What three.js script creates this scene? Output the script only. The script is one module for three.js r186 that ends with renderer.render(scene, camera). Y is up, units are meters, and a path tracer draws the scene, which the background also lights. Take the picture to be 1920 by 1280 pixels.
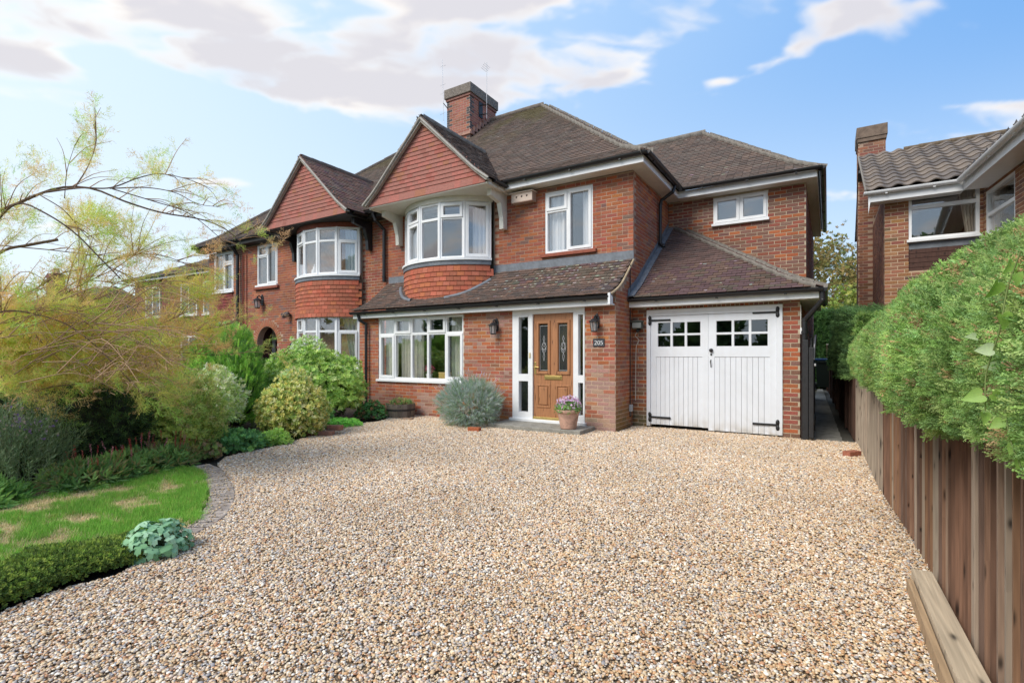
import * as THREE from 'three';
import { mergeGeometries } from 'three/addons/utils/BufferGeometryUtils.js';
import { ImprovedNoise } from 'three/addons/math/ImprovedNoise.js';
import { RoundedBoxGeometry } from 'three/addons/geometries/RoundedBoxGeometry.js';
import { FontLoader } from 'three/addons/loaders/FontLoader.js';
import { TextGeometry } from 'three/addons/geometries/TextGeometry.js';

// ---------- camera, sky, sun, exposure ----------
const scene = new THREE.Scene();
const EYE = 1.38, FOC = 951, YAW = 32 * Math.PI / 180, CY = Math.cos(YAW), SY = Math.sin(YAW);
const camera = new THREE.PerspectiveCamera(2 * Math.atan(640 / FOC) * 180 / Math.PI, 1.5, 0.05, 600);
camera.position.set(0, EYE, 0);
camera.rotation.y = YAW;
camera.setViewOffset(1920, 1280, 0, -25, 1920, 1280);
scene.add(camera);
const renderer = new THREE.WebGLRenderer({ antialias: true });
renderer.toneMapping = THREE.LinearToneMapping;
renderer.toneMappingExposure = 2.6;
renderer.shadowMap.enabled = true;

const noise = new ImprovedNoise();
const N = (x, y, z = 0) => noise.noise(x, y, z);
function fbm(x, y, z = 0, o = 5) { let s = 0, a = .5, f = 1; for (let i = 0; i < o; i++) { s += a * noise.noise(x * f + 7.3 * i, y * f - 3.1 * i, z * f + i); f *= 2.03; a *= .5; } return s; }
const sstep = (a, b, x) => { const t = Math.min(1, Math.max(0, (x - a) / (b - a))); return t * t * (3 - 2 * t); };
const mix = (a, b, t) => a + (b - a) * t;

{ // a sky of pale blue air and one broken layer of cloud, by direction
  const W = 2560, Hh = 1280, px = new Float32Array(W * Hh * 4), K = .435;
  // cloud banks: azimuth to the right of the view, elevation, half sizes, strength
  const banks = [[-.57, .465, .10, .035, .8], [-.46, .475, .13, .05, .9], [-.31, .487, .16, .055, .95], [-.18, .50, .16, .07, .95], [-.05, .508, .15, .06, .95], [.09, .52, .12, .05, .85], [.18, .508, .07, .028, .75], [-.60, .515, .10, .03, .75], [-.45, .55, .13, .035, .8], [-.17, .59, .2, .05, .85], [.13, .59, .2, .05, .85], [.34, .565, .10, .04, .75], [.25, .545, .10, .035, .6], [.47, .56, .11, .05, .82], [.60, .535, .12, .045, .78], [.52, .505, .08, .035, .74], [.72, .50, .06, .018, .4], [-.84, .405, .10, .05, .8], [-.74, .405, .05, .03, .5], [-.72, .46, .10, .025, .6], [-.5, .287, .055, .013, .62], [-.56, .283, .05, .009, .45], [.392, .463, .035, .010, .5], [.33, .48, .04, .014, .36], [.46, .47, .05, .014, .36], [.80, .40, .05, .014, .34]];
  for (let j = 0; j < Hh; j++) {
    const el = ((j + .5) / Hh - .5) * Math.PI, y = Math.sin(el), ce = Math.cos(el);
    for (let i = 0; i < W; i++) {
      const th = ((i + .5) / W - .5) * 2 * Math.PI, x = Math.cos(th) * ce, z = Math.sin(th) * ce;
      const lat = x * CY - z * SY, dep = -x * SY - z * CY, az = Math.atan2(lat, dep), k = (j * W + i) * 4;
      let r, g, b;
      const e = Math.max(el, 0);
      const bl = Math.min(1, Math.max(0, .54 - .58 * Math.cos(az + 1.3))) * .94 + .05;
      const up = sstep(.06, .5, e);
      const t = Math.min(1, bl * (.16 + .84 * up) + .2 * sstep(.5, 1.5, e));
      r = mix(.80, .10, Math.pow(t, .74)); g = mix(.91, .335, Math.pow(t, .82)); b = mix(1.0, .77, t);
      if (el > 0) {
        const qd = 1 / (y + .10), qx = lat * qd, qy = dep * qd;
        let bias = -.44;
        for (const [a0, e0, sa, se, w] of banks) { let da = (az - a0) / sa, de = (el - e0) / se; const q = da * da + de * de; if (q < 6) bias += w * Math.exp(-q); }
        bias = Math.min(bias, .37);
        const off = Math.max(sstep(.85, 1.2, Math.abs(az)), sstep(.66, .85, el)); bias = Math.max(bias, mix(-.44, .02, off));
        const w1 = fbm(qx * 2.2 + 4, qy * 3.4 + 1, 3, 4), d0 = fbm(qx * 2.1 + w1 * .5 + 11, qy * 3.6 + w1 * .5, .5, 6);
        const dens = d0 * 1.5 + bias + .02;
        const al = sstep(-.02, .42, dens) * sstep(.02, .14, el);
        if (al > 0) {
          const core = sstep(.10, .52, dens + .5 * fbm(qx * 1.7 + 3, qy * 2.4 + 9, 5, 3)) * .8;
          const cr = mix(1.06, .60, core), cg = mix(.985, .595, core), cb = mix(.89, .665, core);
          r = mix(r, cr, al * .95); g = mix(g, cg, al * .95); b = mix(b, cb, al * .95);
        }
      } else { const q = sstep(0, -.05, el); r = mix(r, .22, q); g = mix(g, .22, q); b = mix(b, .18, q); }
      px[k] = r * K; px[k + 1] = g * K; px[k + 2] = b * K; px[k + 3] = 1;
    }
  }
  const sky = new THREE.DataTexture(px, W, Hh, THREE.RGBAFormat, THREE.FloatType);
  sky.mapping = THREE.EquirectangularReflectionMapping; sky.magFilter = THREE.LinearFilter; sky.minFilter = THREE.LinearFilter; sky.needsUpdate = true;
  scene.background = sky; scene.environment = sky;
}
const sun = new THREE.DirectionalLight(new THREE.Color().setRGB(1, .95, .87), 1.3);
sun.position.set(-6, 17, 17); sun.target.position.set(0, 0, 0);
sun.castShadow = true; sun.shadow.radius = 62; sun.shadow.mapSize.set(2048, 2048);
Object.assign(sun.shadow.camera, { left: -30, right: 30, top: 30, bottom: -30, near: 1, far: 90 });
scene.add(sun, sun.target);

// ---------- helpers ----------
function rng(s) { return () => { s |= 0; s = s + 0x6D2B79F5 | 0; let t = Math.imul(s ^ s >>> 15, 1 | s); t = t + Math.imul(t ^ t >>> 7, 61 | t) ^ t; return ((t ^ t >>> 14) >>> 0) / 4294967296; }; }
const R = rng(20240);
const rr = (a, b) => a + (b - a) * R();
const pick = (a) => a[Math.floor(R() * a.length)];
const V = (x, y, z) => new THREE.Vector3(x, y, z);
const col = (c) => new THREE.Color().setRGB(c[0], c[1], c[2]);
const at = (px, py, dep) => { const l = (px - 960) / FOC * dep; return V(l * CY - dep * SY, EYE + (665 - py) / FOC * dep, -(l * SY + dep * CY)); };
const depthOf = (p) => -p.z * CY - p.x * SY;
function seen(p, m = 1.0) { const d = depthOf(p), l = p.x * CY - p.z * SY; if (d < .3) return false; return Math.abs(l / d) < 1.01 * m && (p.y - EYE) / d < .7 * m && (EYE - p.y) / d < .65 * m; }
const used = {};
function numbered(n) { if (!(n in used)) { used[n] = 0; return n; } used[n]++; return n + '_' + String(used[n]).padStart(3, '0'); }
function tag(o, label, category, group) { o.userData.label = label; o.userData.category = category; if (group) o.userData.group = group; return o; }
function thing(name, label, category, x = 0, y = 0, z = 0, group) { const o = new THREE.Group(); o.name = numbered(name); o.position.set(x, y, z); tag(o, label, category, group); scene.add(o); return o; }
function structure(o, name) { o.name = numbered(name); o.userData.kind = 'structure'; o.receiveShadow = o.castShadow = true; scene.add(o); return o; }
function prep(g) {
  const q = g.index ? g.toNonIndexed() : g.clone();
  for (const k of Object.keys(q.attributes)) if (!['position', 'normal', 'uv'].includes(k)) q.deleteAttribute(k);
  if (!q.attributes.normal) q.computeVertexNormals();
  if (!q.attributes.uv) q.setAttribute('uv', new THREE.BufferAttribute(new Float32Array(q.attributes.position.count * 2), 2));
  q.morphAttributes = {}; q.clearGroups();
  return q;
}
const merge = (l) => l.length === 1 ? prep(l[0]) : mergeGeometries(l.map(prep));
function metres(g, ox = 0, oy = 0) {
  const p = g.attributes.position, n = g.attributes.normal, uv = g.attributes.uv;
  for (let i = 0; i < p.count; i++) {
    const ax = Math.abs(n.getX(i)), ay = Math.abs(n.getY(i)), az = Math.abs(n.getZ(i));
    if (ay >= ax && ay >= az) uv.setXY(i, p.getX(i) + ox, p.getZ(i) + oy); else if (ax > az) uv.setXY(i, p.getZ(i) + ox, p.getY(i) + oy); else uv.setXY(i, p.getX(i) + ox, p.getY(i) + oy);
  }
  return g;
}
const rootOf = (o) => { while (o.parent && o.parent !== scene) o = o.parent; return o; };
function mesh(g, m, name, parent) { const o = new THREE.Mesh(g, m); o.name = name; o.castShadow = o.receiveShadow = true; if (parent) parent.add(o); return o; }
// a part whose shapes are given in world places; its thing is only moved, never turned
function part(parent, name, geoms, m, keepUV) {
  const g = merge(Array.isArray(geoms) ? geoms : [geoms]); if (!keepUV) metres(g);
  let t = rootOf(parent).position; g.translate(-t.x, -t.y, -t.z);
  return mesh(g, m, name, parent);
}
const box = (x0, y0, z0, x1, y1, z1) => new THREE.BoxGeometry(Math.abs(x1 - x0), Math.abs(y1 - y0), Math.abs(z1 - z0)).translate((x0 + x1) / 2, (y0 + y1) / 2, (z0 + z1) / 2);
const rbox = (x0, y0, z0, x1, y1, z1, r = .006) => new RoundedBoxGeometry(Math.abs(x1 - x0), Math.abs(y1 - y0), Math.abs(z1 - z0), 1, r).translate((x0 + x1) / 2, (y0 + y1) / 2, (z0 + z1) / 2);
const tube = (pts, r, seg = 8, n = 0) => new THREE.TubeGeometry(new THREE.CatmullRomCurve3(pts, false, 'catmullrom', .3), n || pts.length * 5, r, seg, false);
function bar(a, b, r, seg = 8, r2 = r) { const d = b.clone().sub(a), L = d.length(); const g = new THREE.CylinderGeometry(r2, r, L, seg).translate(0, L / 2, 0); g.applyQuaternion(new THREE.Quaternion().setFromUnitVectors(V(0, 1, 0), d.normalize())); return g.translate(a.x, a.y, a.z); }
function limb(pts, r0, r1, seg = 6, n = 24) { // a tapering branch
  const g = new THREE.TubeGeometry(new THREE.CatmullRomCurve3(pts), n, 1, seg, false), p = g.attributes.position, c = new THREE.CatmullRomCurve3(pts), q = V(0, 0, 0);
  for (let i = 0; i <= n; i++) { c.getPointAt(i / n, q); const r = mix(r0, r1, i / n); for (let j = 0; j <= seg; j++) { const k = i * (seg + 1) + j; p.setXYZ(k, q.x + (p.getX(k) - q.x) * r, q.y + (p.getY(k) - q.y) * r, q.z + (p.getZ(k) - q.z) * r); } }
  g.computeVertexNormals(); return g;
}
function extrude(pts, depth, holes = [], bevel = 0) {
  const s = new THREE.Shape(pts.map(([x, y]) => new THREE.Vector2(x, y)));
  for (const h of holes) s.holes.push(new THREE.Path(h.map(([x, y]) => new THREE.Vector2(x, y))));
  return new THREE.ExtrudeGeometry(s, { depth, bevelEnabled: bevel > 0, bevelSize: bevel, bevelThickness: bevel, bevelSegments: 1, curveSegments: 12 });
}
const rect = (a, b, c, d) => [[a, b], [c, b], [c, d], [a, d]];
function inst(parent, name, g, m, list, kind = 'stuff') {
  const o = new THREE.InstancedMesh(g, m, list.length); o.name = name; if (kind) o.userData.kind = kind; o.castShadow = o.receiveShadow = true;
  list.forEach((t, i) => { o.setMatrixAt(i, t.m); o.setColorAt(i, t.c); });
  parent.add(o); return o;
}
function inPoly(x, y, P) { let c = false; for (let i = 0, j = P.length - 1; i < P.length; j = i++) { const [xi, yi] = P[i], [xj, yj] = P[j]; if ((yi > y) !== (yj > y) && x < (xj - xi) * (y - yi) / (yj - yi) + xi) c = !c; } return c; }

// ---------- materials ----------
function tex(n, f, srgb = true) {
  const d = new Uint8Array(n * n * 4);
  for (let j = 0; j < n; j++) for (let i = 0; i < n; i++) { const c = f(i / n, j / n), k = (j * n + i) * 4; for (let q = 0; q < 3; q++) d[k + q] = Math.max(0, Math.min(255, (Array.isArray(c) ? c[q] : c) * 255)); d[k + 3] = 255; }
  const t = new THREE.DataTexture(d, n, n, THREE.RGBAFormat); t.wrapS = t.wrapT = THREE.RepeatWrapping; t.magFilter = THREE.LinearFilter; t.minFilter = THREE.LinearFilter; t.generateMipmaps = false; if (srgb) t.colorSpace = THREE.SRGBColorSpace; t.needsUpdate = true; return t;
}
// noise that wraps
const wn = (u, v, f, s = 0) => { const a = u * 6.2832, b = v * 6.2832, q = f / 6.2832; return N(Math.cos(a) * q + s, Math.sin(a) * q + Math.cos(b) * q, Math.sin(b) * q + s * 2); };
const rep = (t, x, y = x) => { const q = t.clone(); q.repeat.set(x, y); q.needsUpdate = true; return q; };
const rt = rng(5);
const grain = tex(256, (u, v) => .93 + .11 * wn(u, v, 18) + .10 * wn(u, v, 60, 3) + .08 * (rt() - .5));
const blotch = tex(256, (u, v) => .93 + .13 * wn(u, v, 5, 1) + .09 * wn(u, v, 16, 4) + .05 * (rt() - .5));
const faint = tex(256, (u, v) => .985 + .025 * wn(u, v, 4, 8) + .025 * wn(u, v, 20, 5));
const rough = tex(256, (u, v) => .5 + .35 * wn(u, v, 30, 2) + .3 * (rt() - .5), false);
const knots = Array.from({ length: 26 }, () => [rt(), rt(), .006 + .012 * rt(), .010 + .022 * rt()]);
const doorT = tex(256, (u, v) => { const y = v * 2.4, n = .5 + .7 * wn(u, 0, 30, 3) + .5 * wn(u, v, 24, 6), k = Math.min(.55, Math.max(0, n) * (.75 * Math.exp(-y / .10) + .05)), w = .99 + .02 * wn(u, v, 6, 8); return [w * (1 - k * .42), w * (1 - k * .5), w * (1 - k * .62)]; });
const woodT = tex(512, (u, v) => { const w = wn(u, v * .2, 40, 1) * .5 + N(u * 90, Math.sin(v * 6.28) * 1.2, 2) * .32; const kn = knots.reduce((s, [x, y, a, b]) => { const q = ((u - x) / a) ** 2 + ((v - y) / b) ** 2; return q < 9 ? s + .5 * Math.exp(-q) : s; }, 0); const b = .90 + .2 * w - kn; return [b, b * .98, b * .95]; });
const std = (c, o = {}) => new THREE.MeshStandardMaterial({ color: col(c), roughness: .85, ...o });
const M = {
  white: std([.83, .84, .85], { roughness: .38, map: rep(faint, .35) }), whitePaint: std([.78, .81, .86], { roughness: .5, map: rep(doorT, 1 / 2.4) }), cream: std([.74, .72, .64], { roughness: .6, map: rep(faint, .6) }),
  black: std([.018, .018, .02], { roughness: .35 }), iron: std([.012, .012, .013], { roughness: .5 }), dark: std([.03, .028, .026], { roughness: .7 }), lead: std([.19, .21, .24], { roughness: .55, map: rep(blotch, 1.2) }),
  glass: new THREE.MeshPhysicalMaterial({ color: 0xffffff, transmission: 1, roughness: .015, thickness: 0, ior: 2.2, specularIntensity: 1 }),
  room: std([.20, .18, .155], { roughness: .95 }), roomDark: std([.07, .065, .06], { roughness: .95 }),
  brickGrain: new THREE.MeshStandardMaterial({ color: 0xffffff, roughness: .92, map: rep(grain, 3), bumpMap: rough, bumpScale: .003 }),
  tile: new THREE.MeshStandardMaterial({ color: 0xffffff, roughness: .9, map: rep(grain, 4), bumpMap: rough, bumpScale: .002 }),
  stone: std([.30, .28, .24], { map: rep(blotch, 1.6), roughness: .95, bumpMap: rep(rough, 3), bumpScale: .006 }),
  mossy: std([.36, .345, .30], { map: rep(blotch, 2.5), roughness: .95, bumpMap: rep(rough, 4), bumpScale: .006 }),
  terracotta: std([.60, .37, .28], { map: rep(blotch, 2), roughness: .85 }), brass: std([.62, .47, .18], { metalness: .85, roughness: .35 }),
  oak: std([.48, .225, .105], { map: rep(woodT, 2.2, .5), roughness: .5 }), verge: std([.50, .38, .24], { map: rep(blotch, 3), roughness: .95 }),
};
// ---------- what foliage is made of ----------
function leafG(L, W, fold = .15, curl = .15) {
  const w = W / 2, f = W * fold, p = [[0, 0, 0], [w, .5 * L, f], [0, .5 * L, 0], [0, L, -curl * L], [-w, .5 * L, f]];
  const t = [[0, 1, 2], [1, 3, 2], [3, 4, 2], [4, 0, 2]], a = []; for (const q of t) for (const i of q) a.push(...p[i]);
  const g = new THREE.BufferGeometry(); g.setAttribute('position', new THREE.Float32BufferAttribute(a, 3)); g.computeVertexNormals(); g.setAttribute('uv', new THREE.Float32BufferAttribute(new Float32Array(24), 2)); return g;
}
function blade(L, W) { const g = new THREE.BufferGeometry(); g.setAttribute('position', new THREE.Float32BufferAttribute([-W / 2, 0, 0, W / 2, 0, 0, 0, L, L * .25], 3)); g.computeVertexNormals(); g.setAttribute('uv', new THREE.Float32BufferAttribute(new Float32Array(6), 2)); return g; }
function sliver(a, b, w) { // a thin flat needle between two points
  const d = b.clone().sub(a), s = V(rr(-1, 1), rr(-1, 1), rr(-1, 1)).cross(d).normalize().multiplyScalar(w / 2), m = a.clone().lerp(b, .5);
  const g = new THREE.BufferGeometry(); g.setAttribute('position', new THREE.Float32BufferAttribute([a.x, a.y, a.z, m.x + s.x, m.y + s.y, m.z + s.z, b.x, b.y, b.z, a.x, a.y, a.z, b.x, b.y, b.z, m.x - s.x, m.y - s.y, m.z - s.z], 3)); g.computeVertexNormals(); g.setAttribute('uv', new THREE.Float32BufferAttribute(new Float32Array(12), 2)); return g;
}
function cluster(n, L, W, tiltA, tiltB, stem = .4) { const l = []; for (let i = 0; i < n; i++) { const g = leafG(L * rr(.75, 1.15), W * rr(.8, 1.15)); g.rotateX(rr(tiltA, tiltB)); g.rotateY(i * 2.4 + rr(-.3, .3)); g.translate(0, L * stem * (i / n), 0); l.push(g); } return merge(l); }
function spray(L, w, n = 9) { // a flat fan of scaly conifer shoots along +y
  const l = []; const go = (p, a, len, lev) => { const e = V(p.x + Math.sin(a) * len, p.y + Math.cos(a) * len, p.z - len * .12 + rr(-.03, .03) * len); l.push(sliver(p, e, w * (lev ? .8 : 1))); if (lev < 2) { const k = lev ? 3 : n; for (let i = 0; i < k; i++) { const t = (i + .7) / k; for (const s of [-1, 1]) if (lev < 1 || R() < .8) go(p.clone().lerp(e, t), a + s * rr(.5, .85), len * (lev ? .42 : .5) * (1.12 - t * .7), lev + 1); } } };
  go(V(0, 0, 0), 0, L, 0); return merge(l);
}
const leafM = (o = {}) => new THREE.MeshPhysicalMaterial({ color: 0xffffff, roughness: .9, transmission: .42, thickness: 0, specularIntensity: .4, ...o });
const LM = leafM(), LMs = leafM({ roughness: .6, transmission: .36 });
const wood = std([.10, .07, .05], { roughness: .95, map: rep(blotch, 3) });
const qa = new THREE.Quaternion(), qb = new THREE.Quaternion(), YU = V(0, 1, 0);
function place(p, dir, s, spin = R() * 6.283, flat = 1) { qa.setFromUnitVectors(YU, dir.clone().normalize()); qb.setFromAxisAngle(YU, spin); return new THREE.Matrix4().compose(p, qa.multiply(qb), V(s, s * flat, s)); }
const LEAF = 2.1;
function tint(cols, j = .18) { const c = pick(cols), k = (1 + rr(-j, j)) * Math.min(LEAF, .82 / Math.max(...c)); return new THREE.Color().setRGB(c[0] * k * (1 + rr(-.06, .06)), c[1] * k, c[2] * k * (1 + rr(-.1, .1))); }
// leaves spread through the volume of a lumpy crown, in the thing's own places
function crown(o, { c, r, n, g, cols, s = [.8, 1.2], lump = .25, freq = 2, shell = .4, up = .35, wild = .5, low = -.55, mat = LM, name = 'foliage', seed = 1, inner = .45 }) {
  const l = []; let guard = 0;
  while (l.length < n && guard++ < n * 5) {
    const y = rr(low, 1), a = R() * 6.283, q = Math.sqrt(Math.max(0, 1 - y * y)), d = V(Math.cos(a) * q, y, Math.sin(a) * q);
    const k = 1 + lump * 1.6 * fbm(d.x * freq + seed * 5.1, d.y * freq + seed, d.z * freq - seed * 2.3, 3) + lump * .35 * N(d.x * 7 + seed, d.y * 7, d.z * 7), f = k * (1 - shell * Math.pow(R(), 1.6));
    if (fbm(d.x * 3.1 + seed, d.y * 3.1, d.z * 3.1 + f * 3, 2) < -.24) continue;
    const p = V(c[0] + d.x * r[0] * f, c[1] + d.y * r[1] * f, c[2] + d.z * r[2] * f); if (p.y < .02 - o.position.y) continue;
    const dir = d.clone().multiplyScalar(1).add(V(rr(-wild, wild), up + rr(-wild, wild), rr(-wild, wild)));
    l.push({ m: place(p, dir, rr(s[0], s[1])), c: tint(cols) });
  }
  return inst(o, name, g, mat, l);
}
function stems(o, base, tips, r0, name = 'stem', m = wood) { const gs = tips.map((t) => { const b = V(base[0] + rr(-.06, .06), base[1], base[2] + rr(-.06, .06)), e = V(...t), md = b.clone().lerp(e, .5).add(V(rr(-.08, .08), rr(.02, .12), rr(-.08, .08))); return limb([b, md, e], r0, r0 * .25, 6, 10); }); const g = merge(gs); return mesh(g, m, name, o); }
// ---------- brick walls, tiled roofs, windows ----------
const TONES = {
  porch: [[.44, .125, .055, 4], [.38, .105, .058, 4], [.36, .145, .105, 1.8], [.28, .11, .075, 1.2], [.47, .165, .065, 1.6]],
  main: [[.36, .10, .058, 4], [.41, .125, .058, 3], [.29, .105, .072, 1.8], [.22, .11, .095, .8], [.33, .095, .06, 2]],
  garage: [[.235, .11, .085, 4], [.43, .125, .052, 2.2], [.30, .088, .058, 2.6], [.26, .13, .10, 1.6]],
  chimney: [[.38, .135, .10, 4], [.31, .115, .085, 2], [.42, .155, .115, 2]], x: [[.16, .10, .085, 1]],
  east: [[.36, .16, .085, 4], [.29, .115, .07, 3], [.20, .095, .07, 1.6], [.40, .19, .10, 1.5]], eastdark: [[.30, .115, .075, 3], [.22, .09, .065, 3], [.34, .14, .085, 1]],
};
const MORT = { porch: std([.55, .395, .285], { map: rep(blotch, .8) }), main: std([.48, .325, .235], { map: rep(blotch, .8) }), garage: std([.55, .45, .32], { map: rep(blotch, .8) }), chimney: std([.46, .36, .3]), east: std([.52, .38, .26]), eastdark: std([.36, .25, .18]) };
function toneOf(k) { const a = TONES[k]; let t = 0; for (const q of a) t += q[3]; let x = R() * t; for (const q of a) { x -= q[3]; if (x <= 0) return q; } return a[0]; }
const brickMats = new Map();
function brickMat(c) { // a limited set of fired colours, shared between bricks
  const q = c.map((v) => Math.round(Math.pow(v, .5) * 22) / 22), k = q.join(); if (!brickMats.has(k)) { const m = M.brickGrain.clone(); m.color.setRGB(q[0] ** 2, q[1] ** 2, q[2] ** 2); brickMats.set(k, m); } return brickMats.get(k);
}
const BW = .2125, BP = .225, BH = .0625, CO = .075;
const brickG = [0, 1, 2, 3].map((i) => { const g = metres(prep(new RoundedBoxGeometry(BW, BH, .03, 1, .004)), i * .31, i * .17); return g; });
const brickPlain = metres(prep(new THREE.BoxGeometry(BW, BH, .03)));
function wall(H, o) {
  const { p, d, out, holes = [], kind = 'main', th = .2, phase = 0, stain, arch, extra = [], name = 'wall', sub } = o;
  const m = new THREE.Mesh(metres(prep(extrude(out, th, holes.map((h) => Array.isArray(h[0]) ? h : rect(...h))).translate(0, 0, -th - .0035))), MORT[kind] || MORT.main);
  m.name = name; m.castShadow = m.receiveShadow = true; m.rotation.y = Math.atan2(-d[1], d[0]); m.position.set(p[0] - H.position.x, 0, p[1] - H.position.z); (sub || H).add(m);
  m.updateMatrix();
  const us = out.map((q) => q[0]), vs = out.map((q) => q[1]), u0 = Math.min(...us), u1 = Math.max(...us), y1 = Math.max(...vs), yb = Math.min(...vs);
  const hr = holes.filter((h) => !Array.isArray(h[0]));
  const add = (u, y, w, h = BH, rot = 0, tone) => {
    let c = tone || toneOf(kind).slice(0, 3), k = (kind[0] === 'e' ? 1 : 1.07) * (1 + rr(-.12, .12)); c = [c[0] * k, c[1] * k * (1.05 + rr(-.08, .08)), c[2] * k * (1 + rr(-.1, .1))];
    if (stain) c = stain(u, y, c);
    H.bricks.push({ w: m, u, y, sx: w / BW, sy: h / BH, rot, c });
  };
  for (let j = Math.floor(yb / CO); j * CO < y1; j++) {
    const y = j * CO + CO / 2; if (y - BH / 2 < yb - .02) continue;
    let free = [[u0, u1]];
    for (const h of hr) if (y > h[1] - .012 && y < h[3] + .012) free = free.flatMap(([a, b]) => [[a, Math.min(b, h[0])], [Math.max(a, h[2]), b]].filter(([s, e]) => e - s > .02));
    for (const [a, b] of free) {
      let x = Math.floor((a - phase) / BP) * BP + phase + (j % 2 ? BP / 2 : 0) - BP;
      for (; x < b; x += BP) {
        let s = Math.max(x, a + (x < a ? 0 : 0)), e = Math.min(x + BW, b); if (e - s < .03) continue;
        const um = (s + e) / 2; if (!inPoly(um, y + .02, out) || !inPoly(s + .015, y, out) || !inPoly(e - .015, y, out)) continue;
        if (arch && ((Math.abs(um - arch.u) < arch.r + .02 && y < arch.y) || Math.hypot(um - arch.u, y - arch.y) < arch.r + (y > arch.y ? .235 : .02))) continue;
        if (e - s > .2 && R() < (o.headers ?? .16)) { add(s + .051, y, .1025); add(e - .051, y, .1025); } else add(um, y, e - s);
      }
    }
  }
  for (const q of extra) add(...q);
  return m;
}
function layBricks(H, most = 300) {
  const w = V(0, 0, 0), nn = V(0, 0, 0), mm = new THREE.Matrix4();
  for (const b of H.bricks) {
    b.w.updateMatrix(); w.set(b.u, b.y, 0).applyMatrix4(b.w.matrix).add(H.position); if (b.w.parent !== H) w.add(b.w.parent.position);
    nn.set(0, 0, 1).applyQuaternion(b.w.quaternion); const v = camera.position.clone().sub(w), L = v.length(); b.in = seen(w, 1.0) && nn.dot(v) > 0;
    b.a = b.in && !(H.hidden && H.hidden(w)) ? b.sx * b.sy * nn.dot(v) / L ** 3 : 0;
  }
  H.bricks = H.bricks.filter((b) => b.in || R() < 2);
  H.bricks.sort((a, b) => b.a - a.a);
  const rest = [];
  H.bricks.forEach((b, i) => {
    const z = -.015 + rr(-.0016, .0016), tw = b.rot + rr(-.006, .006);
    if (i < most && b.a > 0) { const o = mesh(pick(brickG), brickMat(b.c), 'brick', b.w); o.position.set(b.u, b.y, z); o.rotation.z = tw; o.scale.set(b.sx, b.sy, 1); }
    else { const l = new THREE.Matrix4().compose(V(b.u, b.y, z), qa.setFromEuler(new THREE.Euler(rr(-.006, .006), rr(-.005, .005), tw)), V(b.sx, b.sy, 1)); rest.push({ m: mm.clone().multiplyMatrices(b.w.matrix, l), c: col(b.c) }); }
  });
  if (rest.length) inst(H, 'brickwork', brickPlain, M.brickGrain, rest);
}
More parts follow.
